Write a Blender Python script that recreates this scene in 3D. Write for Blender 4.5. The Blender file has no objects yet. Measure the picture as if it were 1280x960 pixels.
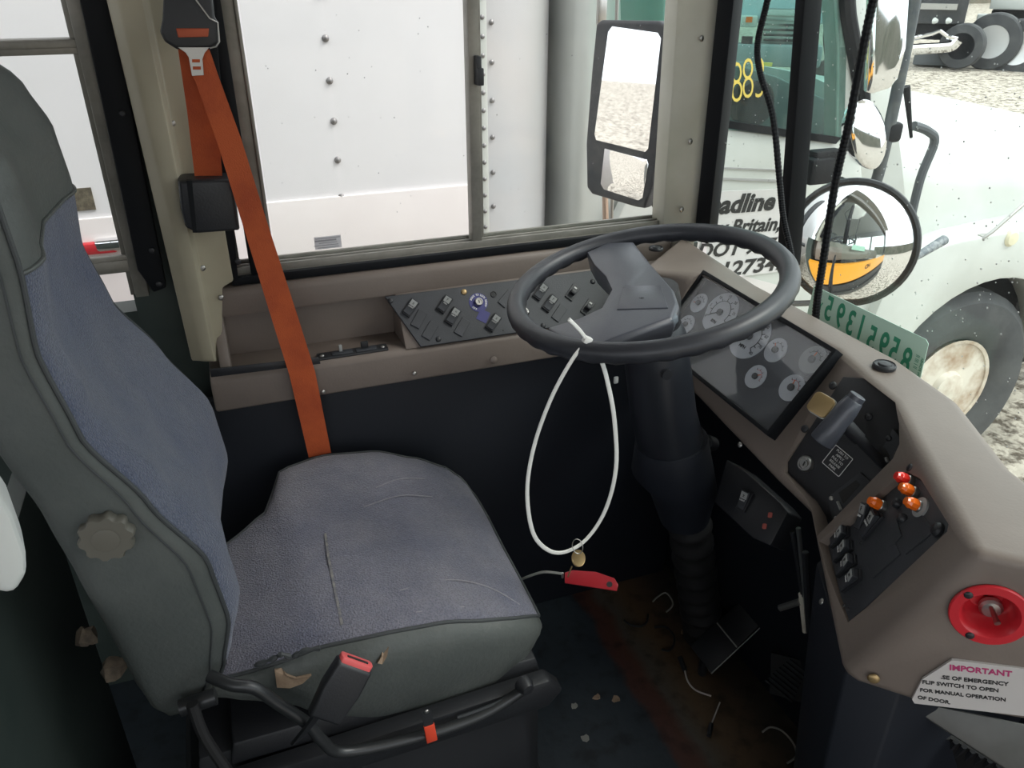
import bpy, bmesh, math, random
from mathutils import Vector, Matrix
random.seed(5)
SC = bpy.context.scene
COL = SC.collection
PI = math.pi
R = math.radians
# ------------------------------------------------------------------ camera, sky, exposure
CAM_F = 1000.0; PITCH = R(28); YAW = R(20); CAM = Vector((0, 0, 1.45))
FW = Vector((math.sin(YAW)*math.cos(PITCH), math.cos(YAW)*math.cos(PITCH), -math.sin(PITCH)))
RT = Vector((math.cos(YAW), -math.sin(YAW), 0)); UPV = RT.cross(FW)
cd = bpy.data.cameras.new('camera'); co = bpy.data.objects.new('camera', cd); COL.objects.link(co)
m = Matrix((RT, UPV, -FW)).transposed().to_4x4(); m.translation = CAM
co.matrix_world = m; cd.sensor_fit = 'HORIZONTAL'; cd.sensor_width = 36; cd.lens = 36*CAM_F/1280; cd.clip_start = .02; cd.clip_end = 300
SC.camera = co
w = bpy.data.worlds.new('overcast_sky'); SC.world = w; w.use_nodes = True
nt = w.node_tree; bg = nt.nodes['Background']
tc = nt.nodes.new('ShaderNodeTexCoord'); sp = nt.nodes.new('ShaderNodeSeparateXYZ'); rp = nt.nodes.new('ShaderNodeValToRGB')
nt.links.new(tc.outputs['Generated'], sp.inputs[0]); nt.links.new(sp.outputs[2], rp.inputs[0]); nt.links.new(rp.outputs[0], bg.inputs[0])
rp.color_ramp.elements[0].position = .0; rp.color_ramp.elements[0].color = (.86, .9, .95, 1)
rp.color_ramp.elements[1].position = 1; rp.color_ramp.elements[1].color = (.95, .97, 1, 1)
bg.inputs[1].default_value = 1.7
sd = bpy.data.lights.new('veiled_sun', 'SUN'); sd.energy = 1.6; sd.angle = R(25); sd.color = (1, .97, .92)
so = bpy.data.objects.new('veiled_sun', sd); COL.objects.link(so); so.rotation_euler = Vector((-.55, .3, -.78)).to_track_quat('-Z', 'Y').to_euler()
SC.view_settings.view_transform = 'Standard'; SC.view_settings.look = 'None'; SC.view_settings.gamma = 1
SC.view_settings.use_curve_mapping = False; SC.view_settings.exposure = 0.55
# ------------------------------------------------------------------ measuring: a pixel of the photograph to a point on a real plane
def ray(x, y): return FW + RT*((x-640)/CAM_F) - UPV*((y-480)/CAM_F)
def UX(x, y, X): d = ray(x, y); return CAM + d*(X/d.x)
def UY(x, y, Y): d = ray(x, y); return CAM + d*(Y/d.y)
def UZ(x, y, Z): d = ray(x, y); return CAM + d*((Z-CAM.z)/d.z)
def UP(x, y, p, n): d = ray(x, y); return CAM + d*((Vector(p)-CAM).dot(n)/d.dot(n))
def frame(o, u, n):
    n = Vector(n).normalized(); u = Vector(u); u = (u - n*u.dot(n)).normalized(); v = n.cross(u)
    M = Matrix((u, v, n)).transposed().to_4x4(); M.translation = Vector(o); return M
def L2(M, x, y, h=0):
    n = M.col[2].xyz; p = UP(x, y, M.translation + n*h, n); q = M.inverted() @ p; return (q.x, q.y)
T = Matrix.Translation
def RX(a): return Matrix.Rotation(a, 4, 'X')
def RY(a): return Matrix.Rotation(a, 4, 'Y')
def RZ(a): return Matrix.Rotation(a, 4, 'Z')
# ------------------------------------------------------------------ materials
def mat(name, c, rough=.6, metal=0, bump=0, bs=80, c2=None, cs=6, spec=.5, emit=None, cmin=.4, cmax=.65, trans=0, coat=0, detail=4, wave=None):
    m = bpy.data.materials.new(name); m.use_nodes = True; nt = m.node_tree; b = nt.nodes['Principled BSDF']
    b.inputs['Base Color'].default_value = (*c, 1); b.inputs['Roughness'].default_value = rough; b.inputs['Metallic'].default_value = metal
    b.inputs['Specular IOR Level'].default_value = spec; b.inputs['Transmission Weight'].default_value = trans; b.inputs['Coat Weight'].default_value = coat
    tc = nt.nodes.new('ShaderNodeTexCoord')
    if c2:
        n = nt.nodes.new('ShaderNodeTexNoise'); n.inputs['Scale'].default_value = cs; n.inputs['Detail'].default_value = detail; n.inputs['Roughness'].default_value = .65
        r = nt.nodes.new('ShaderNodeValToRGB'); r.color_ramp.elements[0].position = cmin; r.color_ramp.elements[1].position = cmax
        r.color_ramp.elements[0].color = (*c, 1); r.color_ramp.elements[1].color = (*c2, 1)
        nt.links.new(tc.outputs['Object'], n.inputs['Vector']); nt.links.new(n.outputs['Fac'], r.inputs[0]); nt.links.new(r.outputs[0], b.inputs['Base Color'])
    if bump:
        n = nt.nodes.new('ShaderNodeTexNoise'); n.inputs['Scale'].default_value = bs; n.inputs['Detail'].default_value = 3
        bp = nt.nodes.new('ShaderNodeBump'); bp.inputs['Strength'].default_value = bump; bp.inputs['Distance'].default_value = .002
        nt.links.new(tc.outputs['Object'], n.inputs['Vector']); nt.links.new(n.outputs['Fac'], bp.inputs['Height']); nt.links.new(bp.outputs[0], b.inputs['Normal'])
    if emit:
        b.inputs['Emission Color'].default_value = (*emit[0], 1); b.inputs['Emission Strength'].default_value = emit[1]
    return m
def glass_mat(name, tint=(1, 1, 1), gl=.5, haze=0):
    m = bpy.data.materials.new(name); m.use_nodes = True; nt = m.node_tree; nt.nodes.remove(nt.nodes['Principled BSDF'])
    out = nt.nodes['Material Output']; t = nt.nodes.new('ShaderNodeBsdfTransparent'); t.inputs[0].default_value = (*tint, 1)
    g = nt.nodes.new('ShaderNodeBsdfGlossy'); g.inputs['Roughness'].default_value = .02
    lw = nt.nodes.new('ShaderNodeFresnel'); ge = nt.nodes.new('ShaderNodeNewGeometry'); io = nt.nodes.new('ShaderNodeMath'); io.operation = 'MULTIPLY_ADD'; io.inputs[1].default_value = 1/1.45-1.45; io.inputs[2].default_value = 1.45
    nt.links.new(ge.outputs['Backfacing'], io.inputs[0]); nt.links.new(io.outputs[0], lw.inputs[0]); mx = nt.nodes.new('ShaderNodeMixShader')
    ml = nt.nodes.new('ShaderNodeMath'); ml.operation = 'MULTIPLY'; ml.inputs[1].default_value = gl
    nt.links.new(lw.outputs[0], ml.inputs[0]); nt.links.new(ml.outputs[0], mx.inputs[0]); nt.links.new(t.outputs[0], mx.inputs[1]); nt.links.new(g.outputs[0], mx.inputs[2])
    last = mx
    if haze:
        d = nt.nodes.new('ShaderNodeBsdfDiffuse'); d.inputs[0].default_value = (.8, .8, .8, 1); m2 = nt.nodes.new('ShaderNodeMixShader')
        n = nt.nodes.new('ShaderNodeTexNoise'); n.inputs['Scale'].default_value = 9; n.inputs['Detail'].default_value = 8; tc = nt.nodes.new('ShaderNodeTexCoord')
        mm = nt.nodes.new('ShaderNodeMath'); mm.operation = 'MULTIPLY'; mm.inputs[1].default_value = haze*2
        nt.links.new(tc.outputs['Object'], n.inputs['Vector']); nt.links.new(n.outputs['Fac'], mm.inputs[0]); nt.links.new(mm.outputs[0], m2.inputs[0])
        nt.links.new(mx.outputs[0], m2.inputs[1]); nt.links.new(d.outputs[0], m2.inputs[2]); last = m2
    nt.links.new(last.outputs[0], out.inputs[0]); return m
def fabric_mat(name, c, c2):
    m = mat(name, c, .95, 0, 0, c2=c2, cs=7, spec=.15, cmin=.35, cmax=.7, detail=8)
    nt = m.node_tree; b = nt.nodes['Principled BSDF']; tc = [n for n in nt.nodes if n.type == 'TEX_COORD'][0]
    v = nt.nodes.new('ShaderNodeTexVoronoi'); v.inputs['Scale'].default_value = 380
    bp = nt.nodes.new('ShaderNodeBump'); bp.inputs['Strength'].default_value = .8; bp.inputs['Distance'].default_value = .002
    n = nt.nodes.new('ShaderNodeTexNoise'); n.inputs['Scale'].default_value = 9; bp2 = nt.nodes.new('ShaderNodeBump'); bp2.inputs['Strength'].default_value = .5; bp2.inputs['Distance'].default_value = .02
    nt.links.new(tc.outputs['Object'], v.inputs['Vector']); nt.links.new(v.outputs['Distance'], bp.inputs['Height'])
    nt.links.new(tc.outputs['Object'], n.inputs['Vector']); nt.links.new(n.outputs['Fac'], bp2.inputs['Height']); nt.links.new(bp2.outputs[0], bp.inputs['Normal']); nt.links.new(bp.outputs[0], b.inputs['Normal'])
    b.inputs['Sheen Weight'].default_value = .25; b.inputs['Sheen Roughness'].default_value = .5
    r = [q for q in nt.nodes if q.type == 'VALTORGB'][0]
    w = nt.nodes.new('ShaderNodeTexVoronoi'); w.inputs['Scale'].default_value = 300; mx = nt.nodes.new('ShaderNodeMixRGB'); mx.blend_type = 'MULTIPLY'; mx.inputs[0].default_value = .55
    nt.links.new(tc.outputs['Object'], w.inputs['Vector']); nt.links.new(r.outputs[0], mx.inputs[1]); nt.links.new(w.outputs['Distance'], mx.inputs[2])
    r2 = nt.nodes.new('ShaderNodeMapRange'); r2.inputs['From Max'].default_value = .6; r2.inputs['To Min'].default_value = .55; r2.inputs['To Max'].default_value = 1.25
    nt.links.new(w.outputs['Distance'], r2.inputs[0]); nt.links.new(r2.outputs[0], mx.inputs[2]); nt.links.new(mx.outputs[0], b.inputs['Base Color'])
    return m
BEIGE = mat('taupe_moulding', (.178, .145, .124), .5, bump=.12, bs=260, c2=(.2, .165, .142), cs=5, spec=.4)
CREAM = mat('cream_paint', (.4, .36, .265), .45, bump=.04, bs=30, c2=(.35, .315, .225), cs=4)
CREAM2 = mat('white_cream_paint', (.5, .49, .42), .45, c2=(.44, .43, .35), cs=5)
BLACK = mat('black_plastic', (.018, .019, .022), .45, bump=.15, bs=300)
PANEL = mat('charcoal_panel', (.03, .033, .038), .5, bump=.15, bs=400, c2=(.04, .043, .05), cs=12)
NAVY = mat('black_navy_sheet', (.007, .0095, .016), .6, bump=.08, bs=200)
RUBBER = mat('black_rubber', (.012, .012, .013), .6)
GASKET = mat('black_gasket', (.006, .007, .009), .6, spec=.2)
WHEELM = mat('charcoal_wheel_foam', (.026, .028, .034), .4, bump=.12, bs=500, c2=(.035, .037, .044), cs=14)
HUBM = mat('hub_plastic', (.062, .067, .082), .32, bump=.1, bs=500)
ALU = mat('anodised_aluminium', (.27, .255, .225), .42, .35, c2=(.21, .2, .175), cs=20)
STEEL = mat('steel', (.45, .44, .42), .35, 1)
CHROME = mat('chrome', (.85, .86, .88), .06, 1)
MIRR = mat('mirror_silver', (.9, .91, .93), .02, 1)
GOLD = mat('brass', (.42, .3, .15), .4, .75)
ORANGE = mat('orange_webbing', (.5, .092, .022), .75, bump=.35, bs=500, c2=(.37, .06, .015), cs=12)
VINYL = mat('grey_green_vinyl', (.078, .087, .083), .5, bump=.4, bs=160, c2=(.1, .108, .102), cs=7, spec=.4)
FAB = fabric_mat('blue_grey_cloth', (.082, .097, .148), (.13, .14, .172))
FAB2 = fabric_mat('worn_grey_cloth', (.12, .124, .165), (.19, .185, .21))
PIPE = mat('dark_piping', (.045, .05, .052), .6)
FOAM = mat('tan_foam', (.33, .24, .165), .9, bump=.5, bs=120, c2=(.24, .17, .115), cs=40)
KNOBM = mat('greige_knob', (.13, .122, .10), .5)
WHITEP = mat('white_nylon', (.78, .78, .74), .35)
REDP = mat('red_plastic', (.55, .02, .03), .35)
REDD = mat('dark_red_plastic', (.33, .012, .02), .4)
PINK = mat('pink_red_button', (.75, .12, .12), .4)
REDL = mat('red_bulb', (.85, .03, .02), .15, coat=.6)
ORL = mat('orange_bulb', (.9, .16, .01), .15, coat=.6)
LENS = mat('grey_icon_lens', (.33, .34, .33), .5)
INK = mat('black_ink', (.02, .02, .02), .7)
WINK = mat('white_ink', (.7, .7, .68), .6)
DIAL = mat('dial_face', (.62, .63, .66), .6)
CLUS = mat('cluster_face', (.02, .024, .034), .3)
BLUEL = mat('blue_label', (.035, .035, .16), .5)
WPAINT = mat('white_truck_paint', (.62, .64, .61), .35, c2=(.56, .58, .55), cs=3, coat=.3)
TRAIL = mat('white_trailer_sheet', (.87, .85, .865), .5, c2=(.82, .8, .815), cs=1.2, coat=.1)
TRAIL2 = mat('bounce_pink_rail_sheet', (.76, .7, .69), .5, c2=(.8, .75, .74), cs=2)  # pink of light bounced off the ground, put into the rail sheet's colour
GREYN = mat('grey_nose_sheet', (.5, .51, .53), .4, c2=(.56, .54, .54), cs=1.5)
RIV = mat('rivet', (.25, .24, .24), .4, .6)
TYRE = mat('tyre_rubber', (.045, .047, .052), .8, bump=.5, bs=40, c2=(.075, .078, .08), cs=5)
RUSTW = mat('dirty_rim', (.72, .67, .58), .5, c2=(.3, .17, .08), cs=5, cmin=.45, cmax=.75)
GREEN = mat('pale_green_label', (.5, .72, .61), .6)
DGREEN = mat('green_ink', (.03, .28, .16), .6)
PAPER = mat('sticker_paper', (.55, .52, .5), .6)
MAG = mat('magenta_ink', (.45, .04, .15), .6)
GLASS = glass_mat('clear_glass', (.97, .98, .97), .45, .012)
WGLASS = glass_mat('windshield_glass', (.93, .97, .95), .35, .02)
TGLASS = glass_mat('green_tinted_glass', (.5, .68, .64), .5, .03)
CGLASS = glass_mat('cluster_lens', (.94, .95, .96), 1.0, .03)
YELP = mat('school_bus_yellow', (.85, .36, .02), .3, coat=.4)
YWRITE = mat('yellow_marker', (.8, .6, .12), .6)
GREENW = mat('grey_green_partition', (.03, .043, .038), .5, bump=.1, bs=30, c2=(.05, .065, .058), cs=3)
REFL = mat('dirty_cable', (.3, .3, .27), .6)
INTW = mat('pale_interior_sheet', (.38, .38, .36), .6)
# ------------------------------------------------------------------ geometry as (verts, faces)
def box(c, s):
    x, y, z = c; a, b, d = s[0]/2, s[1]/2, s[2]/2
    V = [(x+i*a, y+j*b, z+k*d) for i in (-1, 1) for j in (-1, 1) for k in (-1, 1)]
    return V, [(0, 1, 3, 2), (4, 6, 7, 5), (0, 4, 5, 1), (2, 3, 7, 6), (0, 2, 6, 4), (1, 5, 7, 3)]
def prism(poly, z0, z1, poly2=None):
    n = len(poly); p2 = poly2 or poly
    a = sum(poly[i][0]*poly[(i+1) % n][1]-poly[(i+1) % n][0]*poly[i][1] for i in range(n))
    V = [(p[0], p[1], z0) for p in poly]+[(p[0], p[1], z1) for p in p2]
    F = [tuple(range(n))[::-1], tuple(range(n, 2*n))]+[(i, (i+1) % n, n+(i+1) % n, n+i) for i in range(n)]
    if a < 0: F = [f[::-1] for f in F]
    return V, F
def lathe(prof, seg=24, capend=True):
    V = []; F = []; n = len(prof)
    for r, z in prof:
        for k in range(seg): a = 2*PI*k/seg; V.append((r*math.cos(a), r*math.sin(a), z))
    for i in range(n-1):
        for k in range(seg): F.append((i*seg+k, i*seg+(k+1) % seg, (i+1)*seg+(k+1) % seg, (i+1)*seg+k))
    if capend: F.append(tuple(range(seg))[::-1]); F.append(tuple(range((n-1)*seg, n*seg)))
    return V, F
def cyl(r, h, seg=20, r2=None, z0=0): return lathe([(r, z0), (r if r2 is None else r2, z0+h)], seg)
def smooth_path(pts, k=6, closed=False):
    pts = [Vector(p) for p in pts]; n = len(pts); out = []
    rng = range(n if closed else n-1)
    for i in rng:
        p0 = pts[(i-1) % n] if closed or i > 0 else pts[0]; p1 = pts[i]; p2 = pts[(i+1) % n]; p3 = pts[(i+2) % n] if closed or i < n-2 else pts[-1]
        for j in range(k):
            t = j/k; out.append(.5*((2*p1)+(p2-p0)*t+(2*p0-5*p1+4*p2-p3)*t*t+(3*p1-p0-3*p2+p3)*t**3))
    if not closed: out.append(pts[-1])
    return out
def tube(pts, r, seg=8, closed=False, flat=None, rf=None):
    pts = [Vector(p) for p in pts]; n = len(pts); V = []; F = []; prev = None
    for i, p in enumerate(pts):
        a = pts[(i-1) % n] if closed or i > 0 else p; b = pts[(i+1) % n] if closed or i < n-1 else p
        t = (b-a).normalized()
        if prev is None: prev = Vector((0, 0, 1)) if abs(t.z) < .9 else Vector((1, 0, 0))
        nn = (prev - t*prev.dot(t)).normalized(); bb = t.cross(nn); prev = nn
        rr = rf(i) if rf else r
        for k in range(seg):
            q = 2*PI*k/seg; V.append(tuple(p+nn*rr*math.cos(q)+bb*rr*math.sin(q)*(flat or 1)))
    m = n if closed else n-1
    for i in range(m):
        j = (i+1) % n
        for k in range(seg): F.append((i*seg+k, i*seg+(k+1) % seg, j*seg+(k+1) % seg, j*seg+k))
    if not closed: F.append(tuple(range(seg))[::-1]); F.append(tuple(range((n-1)*seg, n*seg)))
    return V, F
def ribbon(pts, wd, width, th):           # flat strap: centre line, width direction(s)
    V = []; F = []; n = len(pts); pts = [Vector(p) for p in pts]
    for i, p in enumerate(pts):
        w = Vector(wd[i] if isinstance(wd, list) else wd).normalized(); t = (pts[min(i+1, n-1)]-pts[max(i-1, 0)]).normalized(); nn = t.cross(w).normalized()
        for a, b in ((-1, -1), (1, -1), (1, 1), (-1, 1)): V.append(tuple(p+w*a*width/2+nn*b*th/2))
    for i in range(n-1):
        for k in range(4): F.append((i*4+k, i*4+(k+1) % 4, i*4+4+(k+1) % 4, i*4+4+k))
    F += [(3, 2, 1, 0), (n*4-4, n*4-3, n*4-2, n*4-1)]
    return V, F
def loft(rings, cap=True):
    n = len(rings[0]); V = [tuple(p) for r in rings for p in r]; F = []
    for i in range(len(rings)-1):
        for k in range(n): F.append((i*n+k, i*n+(k+1) % n, (i+1)*n+(k+1) % n, (i+1)*n+k))
    if cap: F.append(tuple(range(n))[::-1]); F.append(tuple(range(len(V)-n, len(V))))
    return V, F
def xf(g, M): return [tuple(M @ Vector(v)) for v in g[0]], g[1]
def join(*gs):
    V = []; F = []
    for g in gs:
        o = len(V); V += g[0]; F += [tuple(i+o for i in f) for f in g[1]]
    return V, F
def rrect(w, h, r, k=4, cx=0, cy=0):
    P = []
    for sx, sy, a0 in ((1, 1, 0), (-1, 1, 90), (-1, -1, 180), (1, -1, 270)):
        for i in range(k+1): a = R(a0+90*i/k); P.append((cx+sx*(w/2-r)+r*math.cos(a), cy+sy*(h/2-r)+r*math.sin(a)))
    return P
def circ(r, n=24, cx=0, cy=0, ry=None): return [(cx+r*math.cos(2*PI*i/n), cy+(ry or r)*math.sin(2*PI*i/n)) for i in range(n)]
# ------------------------------------------------------------------ objects
WM = {}
def setm(o, M, parent):
    WM[o.name] = M.copy()
    if parent: o.parent = parent; o.matrix_basis = WM[parent.name].inverted() @ M
    else: o.matrix_basis = M
def mesh(name, g, m, bevel=0, seg=2, ang=35, sub=0):
    me = bpy.data.meshes.new(name); me.from_pydata([tuple(v) for v in g[0]], [], [list(f) for f in g[1]]); me.update()
    bm = bmesh.new(); bm.from_mesh(me); bmesh.ops.recalc_face_normals(bm, faces=bm.faces)
    if bevel:
        es = [e for e in bm.edges if len(e.link_faces) == 2 and e.calc_face_angle(0) > R(25)]
        bmesh.ops.bevel(bm, geom=es, offset=bevel, segments=seg, affect='EDGES', profile=.5, clamp_overlap=True)
    bm.to_mesh(me); bm.free(); me.materials.append(m); me.shade_smooth(); me.set_sharp_from_angle(angle=R(ang)); return me
def obj(name, g, m, parent=None, M=None, bevel=0, seg=2, ang=35, label=None, cat=None, group=None, kind=None):
    if M is None:
        if parent: M = WM[parent.name]
        else:
            c = [sum(v[i] for v in g[0])/len(g[0]) for i in range(3)]; M = T(c)
        g = xf(g, M.inverted())
    o = bpy.data.objects.new(name, mesh(name, g, m, bevel, seg, ang)); COL.objects.link(o); setm(o, M, parent)
    tag(o, label, cat, group, kind); return o
def tag(o, label=None, cat=None, group=None, kind=None):
    for k, v in (('label', label), ('category', cat), ('group', group), ('kind', kind)):
        if v: o[k] = v
def thing(name, M, label, cat, group=None):
    o = bpy.data.objects.new(name, None); o.empty_display_size = .05; COL.objects.link(o); setm(o, M if isinstance(M, Matrix) else T(M), None); tag(o, label, cat, group); return o
def struct(name, g, m, bevel=0, parent=None, **k):
    return obj(name, g, m, parent, bevel=bevel, kind=None if parent else 'structure', **k)
def text(name, s, size, m, parent, M, mirror=False, th=.0003, bold=0, align='CENTER', sx=1, spacing=1):
    cu = bpy.data.curves.new('t', 'FONT'); cu.body = s; cu.size = size; cu.extrude = th; cu.offset = bold; cu.align_x = align; cu.align_y = 'CENTER'; cu.space_character = spacing; cu.resolution_u = 3
    to = bpy.data.objects.new('t', cu); COL.objects.link(to); dg = bpy.context.evaluated_depsgraph_get(); me = bpy.data.meshes.new_from_object(to.evaluated_get(dg))
    bpy.data.objects.remove(to); me.transform(Matrix.Diagonal((-sx if mirror else sx, 1, 1, 1)));
    if mirror: me.flip_normals()
    me.materials.clear(); me.materials.append(m); o = bpy.data.objects.new(name, me); COL.objects.link(o); setm(o, M, parent); return o
def copy_of(o, M, parent):
    c = o.copy(); COL.objects.link(c); setm(c, M, parent)
    return c
def screw(parent, M, r=.004, m=BLACK, name='screw', src={}):
    key = (r, m.name, name)
    if key in src: return copy_of(src[key], M, parent)
    g = join(lathe([(r*1.25, 0), (r*1.25, r*.15), (r, r*.45), (r*.55, r*.6)], 12), xf(cyl(r*.4, r*.1, 6), T((0, 0, r*.55))))
    src[key] = obj(name, g, m, parent, M, ang=50); return src[key]

# ================================================================== THE BUS SHELL
struct('floor', box((-1.6, .3, -.03), (5.4, 2.44, .06)), mat('x', (.015, .02, .027), .5))
fm = bpy.data.materials['x']; fm.name = 'worn_rubber_floor'
nt = fm.node_tree; b = nt.nodes['Principled BSDF']; tc = [n for n in nt.nodes if n.type == 'TEX_COORD'][0]
def ramp(nt, src, stops):
    r = nt.nodes.new('ShaderNodeValToRGB')
    while len(r.color_ramp.elements) < len(stops): r.color_ramp.elements.new(.5)
    for e, (p, c) in zip(r.color_ramp.elements, stops): e.position = p; e.color = (*c, 1)
    nt.links.new(src, r.inputs[0]); return r.outputs[0]
# worn band of bare rusty board along a slanting line in front of the seat
g_ = nt.nodes.new('ShaderNodeNewGeometry'); n1 = nt.nodes.new('ShaderNodeTexNoise'); n1.inputs['Scale'].default_value = 7; n1.inputs['Detail'].default_value = 8
nt.links.new(g_.outputs['Position'], n1.inputs['Vector'])
PA = UZ(735, 770, 0); PB = UZ(850, 958, 0); dv = (PB-PA).normalized(); nv = Vector((-dv.y, dv.x, 0));
if nv.x < 0: nv = -nv
dt = nt.nodes.new('ShaderNodeVectorMath'); dt.operation = 'DOT_PRODUCT'; sb = nt.nodes.new('ShaderNodeVectorMath'); sb.operation = 'SUBTRACT'; sb.inputs[1].default_value = PA
nt.links.new(g_.outputs['Position'], sb.inputs[0]); nt.links.new(sb.outputs[0], dt.inputs[0]); dt.inputs[1].default_value = nv
ad = nt.nodes.new('ShaderNodeMath'); ad.operation = 'MULTIPLY_ADD'; nt.links.new(n1.outputs['Fac'], ad.inputs[0]); ad.inputs[1].default_value = .09; nt.links.new(dt.outputs['Value'], ad.inputs[2])
col = ramp(nt, ad.outputs[0], [(.035, (.026, .036, .045)), (.05, (.075, .032, .025)), (.085, (.085, .036, .024)), (.11, (.085, .076, .06)), (.17, (.11, .068, .036)), (.27, (.042, .034, .026)), (.42, (.018, .018, .018))])
n2 = nt.nodes.new('ShaderNodeTexNoise'); n2.inputs['Scale'].default_value = 24; n2.inputs['Detail'].default_value = 8; nt.links.new(g_.outputs['Position'], n2.inputs['Vector'])
sp2 = ramp(nt, n2.outputs['Fac'], [(.3, (.45, .45, .45)), (.5, (1, 1, 1)), (.72, (1.0, 1.0, 1.0)), (.78, (2.2, 2.1, 2.0))])
mx = nt.nodes.new('ShaderNodeMixRGB'); mx.blend_type = 'MULTIPLY'; mx.inputs[0].default_value = 1; nt.links.new(col, mx.inputs[1]); nt.links.new(sp2, mx.inputs[2]); nt.links.new(mx.outputs[0], b.inputs['Base Color'])
bp = nt.nodes.new('ShaderNodeBump'); bp.inputs['Strength'].default_value = .4; bp.inputs['Distance'].default_value = .004; nt.links.new(n2.outputs['Fac'], bp.inputs['Height']); nt.links.new(bp.outputs[0], b.inputs['Normal'])
struct('ceiling', box((-1.6, .3, 2.13), (5.6, 2.6, .06)), INTW)
# left wall: lower part, upper part, pillars between window openings
WY = 1.5
struct('wall_left', join(box((-1.65, WY+.04, .44), (5.3, .06, .88)), box((-1.65, WY+.04, 1.95), (5.3, .06, .32)),
       box((-.085, WY+.035, 1.32), (.19, .07, .95)), box((-2.2, WY+.04, 1.3), (.1, .06, 1)), box((-3.5, WY+.04, 1.3), (.1, .06, 1))), GREENW)
struct('wall_right', join(box((-2.1, -.95, .45), (4.4, .06, .9)), box((-1.65, -.95, 1.95), (5.3, .06, .32)), box((.1, -.95, 1.3), (.08, .06, 1)),
       box((-1.2, -.95, 1.3), (.08, .06, 1)), box((-2.6, -.95, 1.3), (.08, .06, 1)), box((.95, -.95, 1.0), (.08, .06, 2))), INTW)
struct('wall_back', join(box((-4.3, .3, .45), (.06, 2.5, .9)), box((-4.3, .3, 1.95), (.06, 2.5, .32)), box((-4.3, -.6, 1.3), (.06, .7, 1)), box((-4.3, 1.2, 1.3), (.06, .7, 1))), INTW)
struct('wall_front', join(box((1.03, .3, .53), (.05, 2.44, .36))), YELP)
struct('trim_10', join(box((1.03, .3, .20), (.05, 2.44, .4)), box((1.03, .3, -.3), (.06, 2.44, .6))), BLACK)
struct('trim_11', box((1.0, .3, 2.0), (.05, 2.5, .26)), INTW)
struct('trim_1', box((.985, .3, .34), (.03, 2.36, .68)), NAVY)
# black lower sheet on the driver's side wall
struct('trim_2', box((.35, 1.43, .36), (1.2, .02, .72)), NAVY, bevel=.003)
text('bus_lettering', 'HD', .12, INK, bpy.data.objects['wall_front'], frame((1.057, .75, .60), (0, 1, 0), (1, 0, 0)), bold=.004)

# ---- driver's sliding window (window_1)
X0, X1 = .0, .915
def wx(px, py, Y=WY): return UY(px, py, Y).x
ws = thing('window_1', (.45, WY, .95), None, None); ws['kind'] = 'structure'
zs = .925
obj('sill_rail', join(box((.455, WY-.005, zs+.005), (.93, .05, .012)), box((.455, WY+.006, zs+.011), (.93, .03, .014)), box((.455, WY-.012, zs+.012), (.93, .005, .024)), box((.455, WY-.002, zs+.016), (.93, .004, .02)), box((.455, WY+.022, zs+.010), (.93, .006, .034))), ALU, ws, bevel=.0015)
obj('head_rail', box((.455, WY, 1.78), (.93, .05, .03)), ALU, ws, bevel=.002)
xl = UY(300, 60, WY).x; xr = UY(845, 140, WY).x
obj('left_stile', join(box((xl-.008, WY, 1.35), (.026, .045, .86)), box((xl+.002, WY-.018, 1.35), (.006, .02, .86))), ALU, ws, bevel=.0015)
obj('right_stile', join(box((xr, WY, 1.35), (.022, .04, .86)), box((xr+.016, WY-.012, 1.35), (.012, .03, .86)), box((xr-.012, WY+.012, 1.35), (.008, .02, .86))), ALU, ws, bevel=.0015)
xm = UY(591, 150, WY).x
obj('sliding_stile', join(box((xm, WY+.0, 1.35), (.02, .028, .84)), box((xm+.014, WY+.01, 1.35), (.012, .01, .84))), ALU, ws, bevel=.0015)
pl = UY(597, 88, WY-.02)
obj('latch', join(box((pl.x, pl.y, pl.z), (.01, .02, .05)), box((pl.x+.002, pl.y-.008, pl.z-.01), (.012, .012, .03))), BLACK, ws, bevel=.002)
obj('sliding_pane', box(((xl+xm)/2, WY, 1.35), (xm-xl-.018, .004, .82)), GLASS, ws)
obj('fixed_pane', box(((xr+xm)/2, WY+.016, 1.35), (xr-xm-.016, .004, .82)), GLASS, ws)
obj('glazing_gasket', join(box((.455, WY-.028, .929), (.93, .012, .016)), box((xl-.03, WY-.0, 1.34), (.02, .05, .88))), GASKET, ws, bevel=.002)
# tiny etched notice on the pane
d0 = UY(410, 303, WY-.004)
nm = obj('etched_notice', box((d0.x, WY-.0035, d0.z), (.05, .0008, .024)), mat('frosted_print', (.7, .68, .7), .7), ws)
for k in range(5): obj('print_line', box((d0.x-(k % 2)*.004, WY-.0045, d0.z+.009-.0045*k), (.046-(k % 3)*.006, .0008, .0012 if k != 1 else .003)), mat('grey_print', (.35, .34, .36), .7) if k == 0 else bpy.data.materials['grey_print'], ws)
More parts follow.
